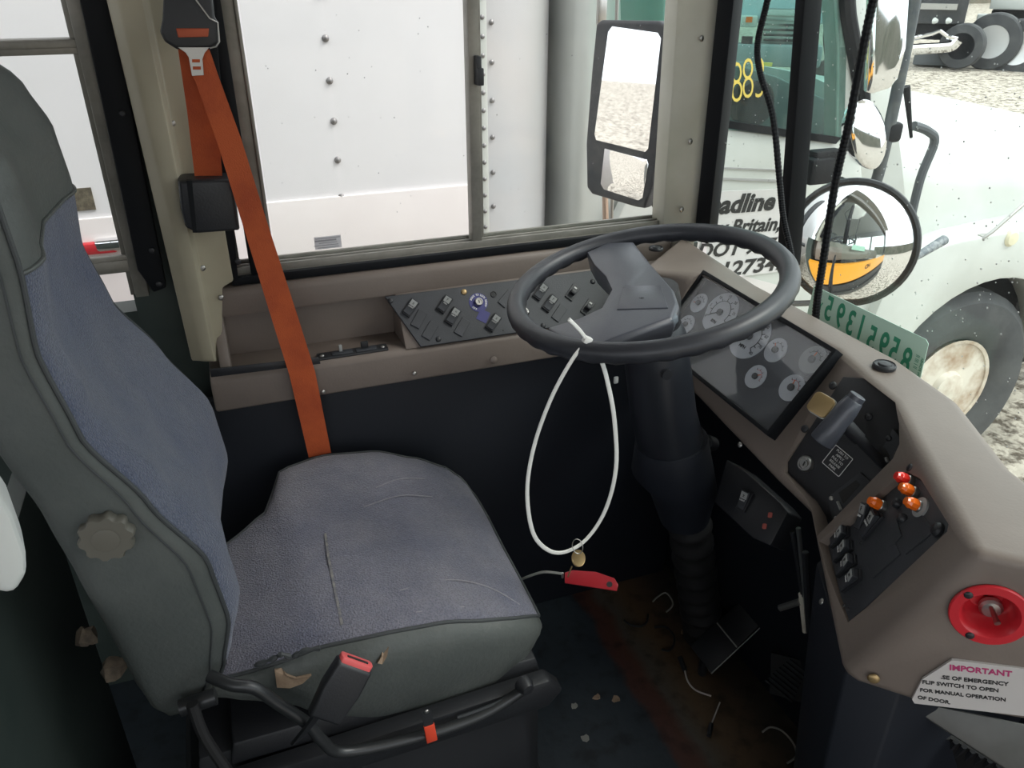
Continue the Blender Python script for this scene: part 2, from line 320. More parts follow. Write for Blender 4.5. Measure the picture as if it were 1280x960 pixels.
# ---- rear side window (window_2) behind the belt pillar
w2 = thing('window_2', (-.5, WY, .95), None, None); w2['kind'] = 'structure'
e0 = UY(128, 150, WY-.02).x
obj('stile', join(box((e0, WY-.01, 1.35), (.022, .04, .86)), box((e0-.014, WY+.0, 1.35), (.012, .03, .86))), ALU, w2, bevel=.0015)
zr = UY(60, 58, WY-.01).z
obj('transom', join(box((-.67, WY-.006, zr), (1.1, .035, .022)), box((-.67, WY-.02, zr+.004), (1.1, .01, .012))), ALU, w2, bevel=.0015)
zb = UY(130, 330, WY).z
obj('sill_rail', join(box((-.67, WY-.006, zb), (1.1, .04, .022)), box((-.67, WY-.02, zb+.012), (1.1, .008, .014))), ALU, w2, bevel=.0015)
obj('upper_pane', box((-.67, WY+.008, (zr+1.78)/2), (1.1, .004, 1.78-zr)), GLASS, w2); obj('lower_pane', box((-.67, WY, (zr+zb)/2), (1.1, .004, zr-zb)), GLASS, w2)
obj('head_rail', box((-.75, WY, 1.78), (1.1, .04, .03)), ALU, w2)
# ---- belt pillar: black strip, cream post with a ridge, black strip by the window
def wallstrip(name, pix, Y, th, m, bevel=.003, parent=None, **k):   # polygon lying in the plane y = Y, thickness towards the wall
    P = [UY(x, y, Y) for x, y in pix]; g = prism([(p.x, p.z) for p in P], 0, th)
    V = [(v[0], Y+v[2], v[1]) for v in g[0]]
    return struct(name, (V, g[1]), m, bevel=bevel, parent=parent, **k)
t3 = wallstrip('trim_3', [(80, -90), (120, -90), (208, 360), (192, 366), (172, 338)], 1.445, .02, GASKET)
# cream post as a folded section, its foot on the dash
def PW(x, y, Y): return UY(x, y, Y)
top, bot = -120, 452
def lin(a, b, y): return a[0]+(b[0]-a[0])*(y-a[1])/(b[1]-a[1])
rings = []
for y in (top, 352, 360, bot):
    A = PW(lin((133, 0), (237, 440), y), y, 1.425); B = PW(lin((147, 0), (252, 440), y), y, 1.405); Cc = PW(lin((178, 0), (266, 440), y), y, 1.40); D = PW(lin((184, 0), (270, 440), y), y, 1.425); E_ = PW(lin((232, 0), (292, 352), y) if y < 355 else 278, y, 1.44); G = Vector((E_.x, 1.5, E_.z)); H = Vector((A.x, 1.5, A.z))
    rings.append([A, B, Cc, D, E_, G, H])
t4 = struct('trim_4', loft(rings), CREAM, bevel=.004)
wallstrip('trim_5', [(236, -60), (262, -60), (298, 352), (292, 352), (276, 290)], 1.452, .03, GASKET)
for (x, y) in ((153, 142), (190, 313), (199, 355)): screw(t3, frame(UY(x, y, 1.443), (1, 0, 0), (0, -1, 0)), .0045)
for (x, y) in ((215, 154), (253, 335), (276, 372)): screw(t4, frame(UY(x, y, 1.427), (1, 0, 0), (0, -1, 0)), .0045, STEEL)
screw(bpy.data.objects['trim_5'], frame(UY(297, 327, 1.45), (1, 0, 0), (0, -1, 0)), .005, BLACK)
# ---- windshield corner: cream front post, black gasket posts, glass
a0 = [UY(852, -60, 1.47), UY(905, -60, 1.44)]; a1 = [UY(826, 318, 1.47), UY(866, 318, 1.44)]
fp = struct('trim_6', loft([[a0[0], a0[1], a0[1]+Vector((.02, .05, 0)), a0[0]+Vector((.0, .05, 0))], [a1[0], a1[1], a1[1]+Vector((.02, .05, 0)), a1[0]+Vector((0, .05, 0))]]), CREAM2, bevel=.002)
for (x, y) in ((877, 48), (863, 177), (852, 262)): screw(fp, frame(UY(x, y, 1.447), (1, 0, 0), (.3, -1, 0)), .005, STEEL)
w3 = thing('window_3', (1.0, .3, .9), None, None); w3['kind'] = 'structure'
gp = [UY(912, -60, 1.43), UY(875, 300, 1.43)]
obj('corner_gasket', loft([[p+Vector(q) for q in ((-.016, .0, 0), (.0, -.03, 0), (.035, -.01, 0), (.02, .03, 0))] for p in gp]), GASKET, w3, bevel=.003)
dp = [UX(1013, -60, 1.02), UX(983, 330, 1.02)]
obj('divider_gasket', loft([[p+Vector(q) for q in ((-.015, .013, 0), (-.015, -.013, 0), (.02, -.018, 0), (.02, .018, 0))] for p in dp]), GASKET, w3, bevel=.003)
g0, g1 = gp[0]+Vector((.02, 0, .1)), gp[1]+Vector((.02, 0, -.06)); h0, h1 = dp[0]+Vector((.01, 0, .1)), dp[1]+Vector((.01, 0, -.05))
def slab(a, b, c, d, th=.004):
    n = (b-a).cross(d-a).normalized()*th; return loft([[a, b, c, d], [a+n, b+n, c+n, d+n]])
obj('corner_pane', slab(g0, h0, h1, g1), WGLASS, w3)
obj('windshield_pane', slab(h0, Vector((h0.x+.02, -.9, h0.z)), Vector((h1.x+.02, -.9, .72)), Vector((h1.x, h1.y, .72))), WGLASS, w3)
struct('trim_7', box((.99, -.9, 1.4), (.05, .08, 1.2)), BLACK)

# ================================================================== DASHBOARD
dash = thing('dashboard', (.75, .9, .75), 'taupe moulded dashboard wrapping from the side window round to the doorway', 'dashboard')
# left wing: lower band, shelf with open bin, sloping bed of the switch panel, top ledge
xb0, xb1, xe = UY(272, 450, 1.37).x, .285, .90
def extr(prof, xa, xb, skew=None):
    V = [(xa, p[0], p[1]) for p in prof]+[(xb, p[0], p[1]) for p in prof]; n = len(prof)
    return V, [tuple(range(n)), tuple(range(n, 2*n))[::-1]]+[(i, n+i, n+(i+1) % n, (i+1) % n) for i in range(n)]
zt = .912
ledge = extr([(1.50, .922), (1.462, .919), (1.456, .91), (1.452, .868), (1.50, .868)], xb0, xe)
band = extr([(1.50, .778), (1.388, .782), (1.378, .776), (1.374, .718), (1.385, .714), (1.50, .714)], xb0-.02, xe)
binback = extr([(1.488, .90), (1.482, .775), (1.50, .77), (1.50, .90)], xb0, xb1+.03)
bed = extr([(1.452, .872), (1.383, .782), (1.50, .775), (1.50, .872)], xb1, xe)
capl = prism([(1.50, .91), (1.458, .91), (1.45, .86), (1.395, .785), (1.385, .775), (1.50, .77)], 0, .02)
capl = ([(xb0-.0+v[2], v[0], v[1]) for v in capl[0]], capl[1])
obj('lower_band', band, BEIGE, dash, bevel=.005); obj('top_ledge', ledge, BEIGE, dash, bevel=.005)
obj('storage_bin', join(binback, capl), BEIGE, dash, bevel=.004); obj('panel_bed', bed, BEIGE, dash, bevel=.003)
# front wing: a loft of sections round the driver
def S(ot, cr, lo, zo=.92, drop=.10, back=.1):
    ot = Vector(ot); cr = Vector(cr); lo = Vector(lo)
    ox = min(ot.x+.06, .998); ot.x = min(ot.x, .99)
    return [Vector((ox, ot.y, ot.z-drop)), ot, cr, lo, Vector((lo.x+.03, lo.y+.012, lo.z-.012)), Vector((ox, ot.y, lo.z-.012))]
st = [S((.93, 1.47, .915), UZ(800, 338, .915), (.735, 1.378, .72)),
      S(UZ(945, 355, .92), UZ(866, 342, .92), UZ(850, 475, .745)),
      S(UZ(1050, 410, .92), UZ(1046, 436, .92), UZ(968, 600, .745)),
      S(UZ(1120, 447, .92), UZ(1118, 500, .92), UZ(1010, 640, .745)),
      S(UZ(1195, 500, .915), UZ(1157, 570, .92), UZ(1022, 700, .735)),
      S(UZ(1262, 585, .91), UZ(1222, 688, .92), UZ(1052, 848, .70)),
      S(UZ(1400, 690, .90), UZ(1330, 712, .92), UZ(1150, 880, .70)),
      S(UZ(1700, 760, .90), UZ(1680, 790, .92), UZ(1420, 925, .70))]
bodyg = loft(st)
body = obj('front_cowl', bodyg, BEIGE, dash, bevel=.015, seg=4)
# plane of the cluster, and wells cut into the cowl
MC = frame((.835, 1.05, .92), (0, -1, 0), (-.1, 0, -.13)); MC = frame((.832, 1.05, .918), (0, -1, 0), (-.79, 0, .61))
def plane3(a, b, c):  # a->b is local x
    n = (b-a).cross(c-a).normalized()
    if n.dot(CAM-a) < 0: n = -n
    return frame((a+b+c)/3, b-a, n)
P1 = plane3(UZ(1046, 468, .92), UZ(1118, 500, .92), UZ(1010, 640, .745))
P2 = plane3(UZ(1157, 570, .92), UZ(1222, 688, .92), UZ(1040, 780, .72))
P3 = plane3(UZ(1225, 690, .92), UZ(1330, 712, .92), UZ(1100, 866, .70))
def offpoly(M, pix, h=0): return [L2(M, x, y, h) for x, y in pix]
clus_pix = [(876, 344), (1046, 437), (961, 546), (866, 479), (800, 432), (838, 395)]
cl_poly = offpoly(MC, [(876, 344), (1046, 437), (961, 546), (862, 476)])
b_ = cl_poly[3]; cl_poly[3] = (cl_poly[0][0]+.01, cl_poly[2][1]); 
sh_pix = [(1041, 466), (1066, 468), (1118, 503), (1135, 533), (1143, 560), (1137, 578), (1035, 671), (1022, 650), (1008, 626), (971, 589), (971, 575)]
sw_pix = [(1030, 680), (1133, 590), (1150, 598), (1185, 655), (1183, 664), (1056, 776), (1046, 745), (1038, 715)]
def cutter(poly, M, z0, z1):
    me = mesh('cut', prism(poly, z0, z1), BEIGE); o = bpy.data.objects.new('cut', me); COL.objects.link(o); o.matrix_basis = WM[dash.name].inverted() @ M; o.parent = dash; return o
def scalep(poly, k):
    cx = sum(p[0] for p in poly)/len(poly); cy = sum(p[1] for p in poly)/len(poly); return [(cx+(p[0]-cx)*k, cy+(p[1]-cy)*k) for p in poly]
CUP = L2(P3, 1237, 768); CUR = .5*((Vector(L2(P3, 1188, 768))-Vector(L2(P3, 1286, 768))).length/2+(Vector(L2(P3, 1237, 729))-Vector(L2(P3, 1237, 808))).length/2)
SHP = offpoly(P1, sh_pix); SWP = offpoly(P2, sw_pix)
cuts = [cutter(scalep(cl_poly, 1.0), MC, -.02, .2), cutter(SHP, P1, -.035, .1), cutter(SWP, P2, -.008, .1), cutter([(q[0]+CUP[0], q[1]+CUP[1]) for q in circ(CUR*.80, 40)], P3, -.04, .1)]
for c in cuts:
    md = body.modifiers.new('b', 'BOOLEAN'); md.operation = 'DIFFERENCE'; md.object = c; md.solver = 'EXACT'
bpy.context.view_layer.update()
dg = bpy.context.evaluated_depsgraph_get(); me = bpy.data.meshes.new_from_object(body.evaluated_get(dg)); body.modifiers.clear()
bm = bmesh.new(); bm.from_mesh(me); bmesh.ops.remove_doubles(bm, verts=bm.verts, dist=.0004)
es = [e for e in bm.edges if len(e.link_faces) == 2 and e.calc_face_angle(0) > R(40)]
bmesh.ops.bevel(bm, geom=es, offset=.003, segments=2, affect='EDGES', profile=.5, clamp_overlap=True); bm.to_mesh(me); bm.free()
body.data = me; me.shade_smooth(); me.set_sharp_from_angle(angle=R(40))
for c in cuts: bpy.data.objects.remove(c)
def vent(x, y, r, lab=None):
    p = UZ(x, y, .921); v = obj('round_cap', lathe([(r, 0), (r, .004), (r*.9, .006), (r*.86, .0045), (r*.6, .0045), (r*.5, .007), (.001, .0085)], 28), BLACK, dash, T(p), label='black round cap in the dashboard top')
    return p
vent(820, 312, .015); vent(1105, 459, .0165)
for k, M_ in ((0, frame(UY(617, 450, 1.37), (1, 0, 0), (0, -1, .1))), ):
    obj('plug', lathe([(.008, 0), (.008, .002), (.005, .004), (.001, .0045)], 16), BEIGE, dash, M_)
screw(dash, frame(UY(518, 467, 1.37), (1, 0, 0), (0, -1, .1)), .0035, STEEL); screw(dash, frame(UY(404, 490, 1.37), (1, 0, 0), (0, -1, .1)), .0035, STEEL)
pq = P3.col[2].xyz; screw(dash, frame(UP(1092, 848, P3.translation, pq), (1, 0, 0), pq), .0055, GOLD)
screw(dash, frame(UZ(925, 556, .757), (0, -1, 0), (-1, 0, .35)), .004, STEEL); screw(dash, frame(UP(1027, 752, P2.translation, P2.col[2].xyz), (0, -1, 0), P2.col[2].xyz), .0035, STEEL)
# lower dark cover below the console, floor to cowl
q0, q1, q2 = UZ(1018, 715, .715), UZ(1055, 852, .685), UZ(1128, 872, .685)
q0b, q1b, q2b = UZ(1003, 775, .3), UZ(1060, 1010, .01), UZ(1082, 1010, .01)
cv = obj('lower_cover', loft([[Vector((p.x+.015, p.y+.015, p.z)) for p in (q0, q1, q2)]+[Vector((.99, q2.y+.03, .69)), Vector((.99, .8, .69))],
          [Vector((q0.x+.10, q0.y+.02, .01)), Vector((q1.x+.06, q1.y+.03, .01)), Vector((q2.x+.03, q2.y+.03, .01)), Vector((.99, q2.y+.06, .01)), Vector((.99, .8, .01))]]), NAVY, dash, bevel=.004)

# ---- switches
ROCK = {}
def rocker(parent, M, L=.034, W=.019, style='icon'):
    """rocker switch; local x = across, y = along (top = +y), z = out of the panel"""
    key = (round(L, 3), round(W, 3), style)
    if key not in ROCK:
        hs = obj('rocker_switch', join(prism(rrect(W, L, .0015), -.004, .004)), BLACK, parent, M, bevel=.0005, seg=1)
        pr = [(-L*.44, .004), (-L*.44, .006), (0, .0075), (L*.44, .012), (L*.44, .004)]
        g = prism(pr, -W*.42, W*.42); g = ([(v[2], v[0], v[1]) for v in g[0]], g[1])
        kids = [obj('rocker_paddle', g, PANEL, hs, M, bevel=.0008, seg=1)]
        sl = math.atan2(.0045, L*.44)
        MI = M @ T((0, L*.22, .0105)) @ RX(sl)
        kids.append(obj('icon_lens', box((0, 0, 0), (W*.68, L*.32, .0012)), LENS, hs, MI))
        kids.append(text('icon_print', {'icon': '\u00b1', 'fan': 'F', 'low': '=', 'slider': '-'}.get(style, 'H'), L*.22, INK, hs, MI @ T((0, 0, .0008))))
        kids.append(text('switch_lettering', {'icon': 'LIGHT', 'fan': 'FAN', 'low': 'HEAT'}.get(style, 'ON'), L*.11, WINK, hs, M @ T((0, L*-.02, .0095)) @ RX(sl*.8)))
        ROCK[key] = (hs, kids, M.copy()); return hs
    hs, kids, M0 = ROCK[key]; c = copy_of(hs, M, parent); R_ = M @ M0.inverted()
    for k in kids: copy_of(k, R_ @ WM[k.name], c)
    return c
def onaxis(M, top, bot, h=0):
    a = Vector(L2(M, *top, h)); b = Vector(L2(M, *bot, h)); c = (a+b)/2; d = a-b
    return M @ T((c.x, c.y, h)) @ RZ(math.atan2(d.y, d.x)-PI/2), d.length
# left switch panel
ML = frame((.5, 1.438, .8745), (1, 0, 0), (0, -.122, .058)); n_ = Vector((0, -.1203, .0572)).normalized()
n_ = Vector((0, -.09, .069)).normalized(); ML = frame(Vector((.5, 1.4175, .827))+n_*.004, (1, 0, 0), n_)
lp = thing('ignition_panel', ML, 'long charcoal switch panel with slanted rockers and ignition under the side window', 'control panel')
pol = offpoly(ML, [(481, 371), (742, 338), (790, 338), (790, 396), (700, 408), (526, 434)])
obj('panel_plate', prism(pol, -.004, .002), PANEL, lp, ML, bevel=.001, seg=1)
for i, (t_, b_) in enumerate([((523, 371), (503, 399)), ((565, 366), (546, 395)), ((575, 381), (557, 410)), ((626, 389), (607, 418)), ((685, 351), (666, 379)), ((697, 365), (677, 394))]):
    Mx, L = onaxis(ML, t_, b_, .003); rocker(lp, Mx, .036, .019, ['icon', 'fan', 'low', 'icon', 'low', 'fan'][i])
for (t_, b_) in (((531, 385), (516, 413)), ((546, 399), (529, 428)), ((586, 394), (569, 424)), ((640, 365), (626, 382)), ((708, 378), (690, 405))):
    Mx, L = onaxis(ML, t_, b_, .002); obj('blank_cover', prism(rrect(.019, .036, .001), 0, .0025), PANEL, lp, Mx, bevel=.0006, seg=1)
for i, (t_, b_) in enumerate((((725, 351), (706, 380)), ((742, 373), (727, 396)))):
    Mx, L = onaxis(ML, t_, b_, .002); hs = obj('slide_switch', prism(rrect(.018, .036, .001), 0, .003), BLACK, lp, Mx, bevel=.0006, seg=1)
    obj('slide_knob', box((0, -.003, .008), (.012, .009, .012)), BLACK, hs, Mx, bevel=.002); obj('icon_print', box((0, .011, .0033), (.006, .003, .0006)), WINK, hs, Mx)
def onp(M, x, y, h=0): a = L2(M, x, y, h); return M @ T((a[0], a[1], h))
Mi = onp(ML, 598, 378, .002)
igl = obj('ignition_label', prism(circ(.0195, 28), 0, .0008), BLUEL, lp, Mi); Mtl, _ = onaxis(ML, (608, 385), (592, 408), .002)
obj('label_tail', prism(rrect(.022, .024, .001), 0, .0006), BLUEL, lp, onp(ML, 604, 395, .002) @ RZ(-.6))
s_ = 'MOVE TO LOCK READY'
for k, ch in enumerate(s_):
    if ch != ' ': a = R(150-k*11); text('letter', ch, .0055, WINK, igl, Mi @ T((.0155*math.cos(a), .0155*math.sin(a), .0009)) @ RZ(a-PI/2), bold=.0001)
for k, ch in enumerate('OFF'): a = R(215+k*13); text('letter', ch, .0055, WINK, igl, Mi @ T((.0155*math.cos(a), .0155*math.sin(a), .0009)) @ RZ(a+PI/2), bold=.0001)
ky = obj('ignition_lock', lathe([(.0085, 0), (.0085, .006), (.0072, .008), (.0055, .008), (.005, .0065), (.001, .0065)], 24), STEEL, lp, Mi); obj('key_slot', box((0, 0, .0068), (.0015, .006, .001)), INK, ky, Mi)
obj('empty_hole', lathe([(.0065, 0), (.0065, .0012), (.0055, .0014), (.005, .0004), (.001, .0004)], 20), RUBBER, lp, onp(ML, 617, 368, .002))
for x, y in ((488, 376), (548, 424), (679, 407), (741, 352)): screw(lp, onp(ML, x, y, .002), .0045)
screw(lp, onp(ML, 580, 365, .002), .005, GOLD, 'lug'); obj('small_hole', cyl(.0018, .0006), INK, lp, onp(ML, 629, 413, .002))
Mk = onp(ML, 656, 389, .002); tb = obj('toggle', lathe([(.006, 0), (.006, .003), (.0035, .004), (.0025, .012), (.004, .016), (.001, .018)], 14), STEEL, lp, Mk @ RX(.5)); obj('toggle_nut', cyl(.008, .002, 6), STEEL, lp, Mk)
# small vent-control strip lying on the bin shelf
Ms = frame(UY(441, 441, 1.41), (1, .0, 0), (0, -.05, 1)); Ms.translation = UZ(441, 441, .782); Ms.translation.z = .7815
sc = thing('switch_strip', Ms, 'small black strip of two levers on the shelf of the open bin', 'switch strip')
obj('base', prism(rrect(.135, .026, .004), 0, .004), BLACK, sc, Ms, bevel=.001)
for k, (x, mm) in enumerate(((-.02, LENS), (.026, BLACK))):
    obj('lever_frame', join(box((x, 0, .005), (.04, .016, .003))), PANEL, sc, Ms @ T((0, 0, 0)), bevel=.001); obj('lever', box((x-.002, .004, .012), (.006 if k == 0 else .014, .006, .014)), mm, sc, Ms, bevel=.001)
for x in (-.058, .058): screw(sc, Ms @ T((x, 0, .004)), .0035, STEEL)
wallstrip('trim_8', [(262, 462), (398, 447), (401, 455), (264, 472)], 1.372, .004, BLACK, bevel=.001)

# ---- instrument cluster
ic = thing('instrument_cluster', MC, 'square instrument cluster with white dials behind a clear lens, seen through the steering wheel', 'gauges')
cx0, cx1 = cl_poly[0][0], cl_poly[1][0]; cy1, cy0 = cl_poly[0][1], cl_poly[2][1]
D = -.014
def inset(p, d):
    x0 = min(q[0] for q in p); x1 = max(q[0] for q in p); y0 = min(q[1] for q in p); y1 = max(q[1] for q in p); return [(x0+d, y0+d), (x1-d, y0+d), (x1-d, y1-d), (x0+d, y1-d)]
oc = inset(cl_poly, 0); ii = inset(cl_poly, .007)
def ringprism(o, i, z0, z1):
    n = len(o); V = [(p[0], p[1], z) for z in (z0, z1) for q in (o, i) for p in q]; F = []
    for k in range(n):
        j = (k+1) % n; F += [(k, j, n+j, n+k), (2*n+k, 3*n+k, 3*n+j, 2*n+j), (k, 2*n+k, 2*n+j, j), (n+k, n+j, 3*n+j, 3*n+k)]
    return V, F
obj('bezel', ringprism(oc, ii, D-.004, .004), GASKET, ic, MC, bevel=.0012)
obj('face_plate', prism(ii, D-.003, D), CLUS, ic, MC)
obj('clear_lens', prism(inset(cl_poly, .007), -.001, .0005), CGLASS, ic, MC)
def gauge(x, y, r, n, a0, a1, nd, big=False, nums=None, unit=None, faded=False, red=False):
    Mg = onp(MC, x, y, D)
    P_ = circ(r, 36)
    if big: P_ = [(r*math.cos(R(a)), r*math.sin(R(a))) for a in range(-130, 181, 10)]
    gd = obj('gauge', prism(P_, 0, .0015), LENS if faded else DIAL, ic, Mg)
    for k in range(n):
        a = R(a0+(a1-a0)*k/(n-1)); obj('tick', box((r*.66, 0, .0018), (r*(.16 if k % 2 == 0 else .1), r*.035, .0006)), INK, gd, Mg @ RZ(a)) if k > 0 or True else None
    arc = [Vector((r*.58*math.cos(R(a)), r*.58*math.sin(R(a)), .0018)) for a in [a0+(a1-a0)*q/16 for q in range(17)]]
    obj('scale_arc', tube(arc, r*.018, 5), REDP if red else INK, gd, Mg)
    obj('hub_cap', lathe([(r*(.16 if big else .26), .0015), (r*(.16 if big else .26), .005), (.001, .006)], 20), PANEL, gd, Mg)
    obj('needle', box((r*.28, 0, .0035), (r*.56, r*.05, .0008)), ORL if not big else INK, gd, Mg @ RZ(R(nd)))
    if nums:
        for k, s in enumerate(nums): a = R(a0+(a1-a0)*k/(len(nums)-1)); text('numeral', s, r*.2, INK, gd, Mg @ T((r*.83*math.cos(a), r*.83*math.sin(a), .0017)))
    if unit: text('unit_lettering', unit, r*.2, INK, gd, Mg @ T((0, -r*.5, .0017)), bold=.0003)
rr_ = (Vector(L2(MC, 901, 391, D))-Vector(L2(MC, 901+23, 391-8, D))).length
gauge(874, 379, .020, 5, 150, 30, 200)
gauge(901, 391, .040, 9, 215, -20, 215, True, ['0', '5', '10', '15', '20', '25', '30'], 'RPM')
gauge(858, 406, .020, 5, 150, 30, 200)
gauge(938, 421, .042, 15, 215, -40, 215, True, ['0', '10', '20', '30', '40', '50', '60', '70', '80'], 'MPH')
gauge(970, 438, .022, 5, 150, 20, 130); gauge(945, 471, .021, 5, 120, -10, 40, red=True); gauge(990, 485, .023, 5, 130, 10, 100, red=True); gauge(1016, 450, .024, 6, 150, 20, 90, faded=True)

# ---- shifter panel
MH = P1 @ T((0, 0, -.031))
sp_ = thing('shifter_panel', MH, 'black recessed panel with the T-handle parking lever beside the dial cluster', 'control panel')
hp = [L2(MH, *(P1 @ Vector((a, b, 0))).xy, 0) if False else (a, b) for a, b in scalep(SHP, .995)]
obj('panel_plate', prism(hp, -.003, 0), BLACK, sp_, MH, bevel=.001)
gatep = [L2(MH, x, y, .014) for x, y in ((1116, 535), (1141, 568), (1118, 603), (1092, 580))]
obj('lever_gate', prism(gatep, 0, .014), PANEL, sp_, MH, bevel=.0015)
gs = [L2(MH, x, y, .0145) for x, y in ((1100, 558), (1106, 560), (1112, 570), (1104, 578), (1092, 575))]
obj('gate_slot', prism(gs, .0138, .0146), INK, sp_, MH)
def P3D(M, x, y, h): return UP(x, y, M.translation+M.col[2].xyz*h, M.col[2].xyz)
ha, hb = P3D(MH, 1073, 494, .085), P3D(MH, 1027, 552, .085)
d = (hb-ha); Mhd = frame(ha, d.orthogonal(), d); ln = d.length
sh = thing('lever_handle', T((ha+hb)/2), 'dark grey cylindrical T-handle on a stalk over the shifter panel', 'lever')
obj('grip', lathe([(.0098, 0), (.0112, .001), (.0112, .008), (.0125, .0095), (.0148, ln*.3), (.0158, ln*.62), (.0172, ln*.97), (.0164, ln)], 28), HUBM, sh, Mhd)
obj('grip_end', lathe([(.0150, ln-.0005), (.014, ln+.0008), (.001, ln+.001)], 24), INK, sh, Mhd)
sa, sb_ = P3D(MH, 1056, 530, .078), P3D(MH, 1106, 582, .012)
obj('stalk', tube([sa, sa.lerp(sb_, .35), sa.lerp(sb_, .36), sb_], .007, 16, rf=lambda i: (.0105, .0098, .0078, .0068)[i]), BLACK, sh)
obj('stalk_tip', tube([P3D(MH, 1097, 579, .017), P3D(MH, 1110, 574, .017)], .0038, 10), LENS, sh)
pk = P3D(MH, 1026, 506, .055); pb = P3D(MH, 1042, 510, .0)
nf = (CAM-pk).normalized()+Vector((-.1, .25, .1))
pkn = thing('square_pull_knob', T(pb), 'worn gold square pull knob on a silver shaft beside the T-handle', 'knob')
Mq = frame(pk, P3D(MH, 1048, 497, .055)-pk, nf); obj('knob_cap', prism(rrect(.031, .031, .007, cx=0), -.005, .003), GOLD, pkn, Mq @ RZ(R(38)), bevel=.0015)
obj('knob_rim', prism(rrect(.033, .033, .008), -.012, -.005), STEEL, pkn, Mq @ RZ(R(38)), bevel=.001); obj('shaft', tube([pb, pk-nf.normalized()*.008], .0045, 12), STEEL, pkn)
Mlk = onp(MH, 1008, 580, 0); lk = obj('key_lock', lathe([(.0125, 0), (.0125, .004), (.0105, .007), (.0085, .007), (.008, .005), (.006, .005), (.0055, .007), (.001, .007)], 24), STEEL, sp_, Mlk); obj('key_slot', box((0, 0, .0073), (.002, .007, .0008)), INK, lk, Mlk)
Mpl = onp(MH, 1047, 576, .0005); a_ = Vector(L2(MH, 1047, 597)) - Vector(L2(MH, 1024, 577)); Mpl = Mpl @ RZ(math.atan2(a_.y, a_.x))
ipl = obj('instruction_plate', prism(rrect(.034, .034, .002), 0, .0008), BLACK, sp_, Mpl); obj('plate_border', ringprism(rrect(.034, .034, .002), rrect(.032, .032, .0015), .0008, .0011), WINK, ipl, Mpl)
for k, s in enumerate(('PUSH TO', 'APPLY', 'PULL TO', 'RELEASE', 'PARK')): text('instruction_lettering', s, .0052, WINK, ipl, Mpl @ T((0, .012-.006*k, .001)))
for x, y in ((1086, 521), (1006, 536), (1041, 482)): screw(sp_, onp(MH, x, y, 0), .005)
for x, y in ((1111, 548), (1121, 568)): screw(sp_, onp(MH, x, y, .014), .0035)
g2 = [L2(MH, x, y, .004) for x, y in ((1034, 622), (1075, 590), (1090, 604), (1042, 657))]
lg = obj('lower_gate', prism(g2, 0, .004), PANEL, sp_, MH, bevel=.001); obj('gate_slot', prism([L2(MH, x, y, .0045) for x, y in ((1048, 616), (1070, 600), (1075, 606), (1054, 630))], .004, .0046), INK, lg, MH)
for x, y in ((1039, 623), (1045, 648)): screw(lg, onp(MH, x, y, .004), .0028, STEEL)
obj('pointer', tube([P3D(MH, 1047, 627, .005), P3D(MH, 1051, 637, .008)], .0022, 8), LENS, lg)

# ---- right switch panel
MR = P2 @ T((0, 0, -.006))
rp_ = thing('lamp_switch_panel', MR, 'charcoal panel with orange and red bulbs above a stack of four rockers', 'control panel')
obj('panel_plate', prism(scalep(SWP, .985), -.003, .001), PANEL, rp_, MR, bevel=.001)
for k, (x, y) in enumerate(((1053, 668), (1057, 686), (1061, 704), (1067, 723))):
    Mx, L = onaxis(MR, (x+15, y-8), (x-17, y+16), .001); rocker(rp_, Mx, .038, .0165, 'low' if k % 2 else 'fan')
Mx, L = onaxis(MR, (1104, 642), (1078, 672), .001); rocker(rp_, Mx, .042, .0165, 'icon')
Mx, L = onaxis(MR, (1090, 637), (1078, 660), .001); rocker(rp_, Mx @ T((-.004, 0, 0)), .038, .0165, 'fan')
def bulb(x, y, m, lab, ring=False):
    Mb = onp(MR, x+6, y+1, .001); q = obj('lamp_socket', lathe([(.0075, 0), (.0075, .006), (.006, .008)], 18), STEEL, rp_, Mb)
    obj('bulb_lens', lathe([(.0068, .006), (.0075, .010), (.0072, .016), (.0055, .019), (.005, .0215), (.001, .022)], 10), m, q, Mb, ang=15)
    if ring: obj('retaining_ring', lathe([(.0125, 0), (.0125, .003), (.0085, .004)], 20), LENS, q, Mb)
bulb(1133, 602, REDL, ''); bulb(1139, 616, ORL, ''); bulb(1146, 634, ORL, '', True); bulb(1099, 633, ORL, '')
for x, y, r in ((1142, 587, .0065), (1123, 630, .0065), (1130, 649, .0065), (1174, 663, .0085), (1133, 613, .004)):
    obj('round_plug', lathe([(r, 0), (r, .004), (r*.7, .007), (.001, .008)], 18), BLACK, rp_, onp(MR, x, y, .001))
for pa in (((1110, 690), (1128, 670), (1122, 650), (1096, 672)), ((1092, 724), (1127, 693), (1120, 680), (1085, 708)), ((1133, 694), (1170, 664), (1150, 640), (1128, 655))):
    obj('blank_cover', prism([L2(MR, x, y, .001) for x, y in pa], .001, .003), PANEL, rp_, MR, bevel=.0005, seg=1)
for x, y in ((1076, 655), (1076, 678), (1060, 762), (1055, 757)): screw(rp_, onp(MR, x, y, .001), .0022, BLACK)
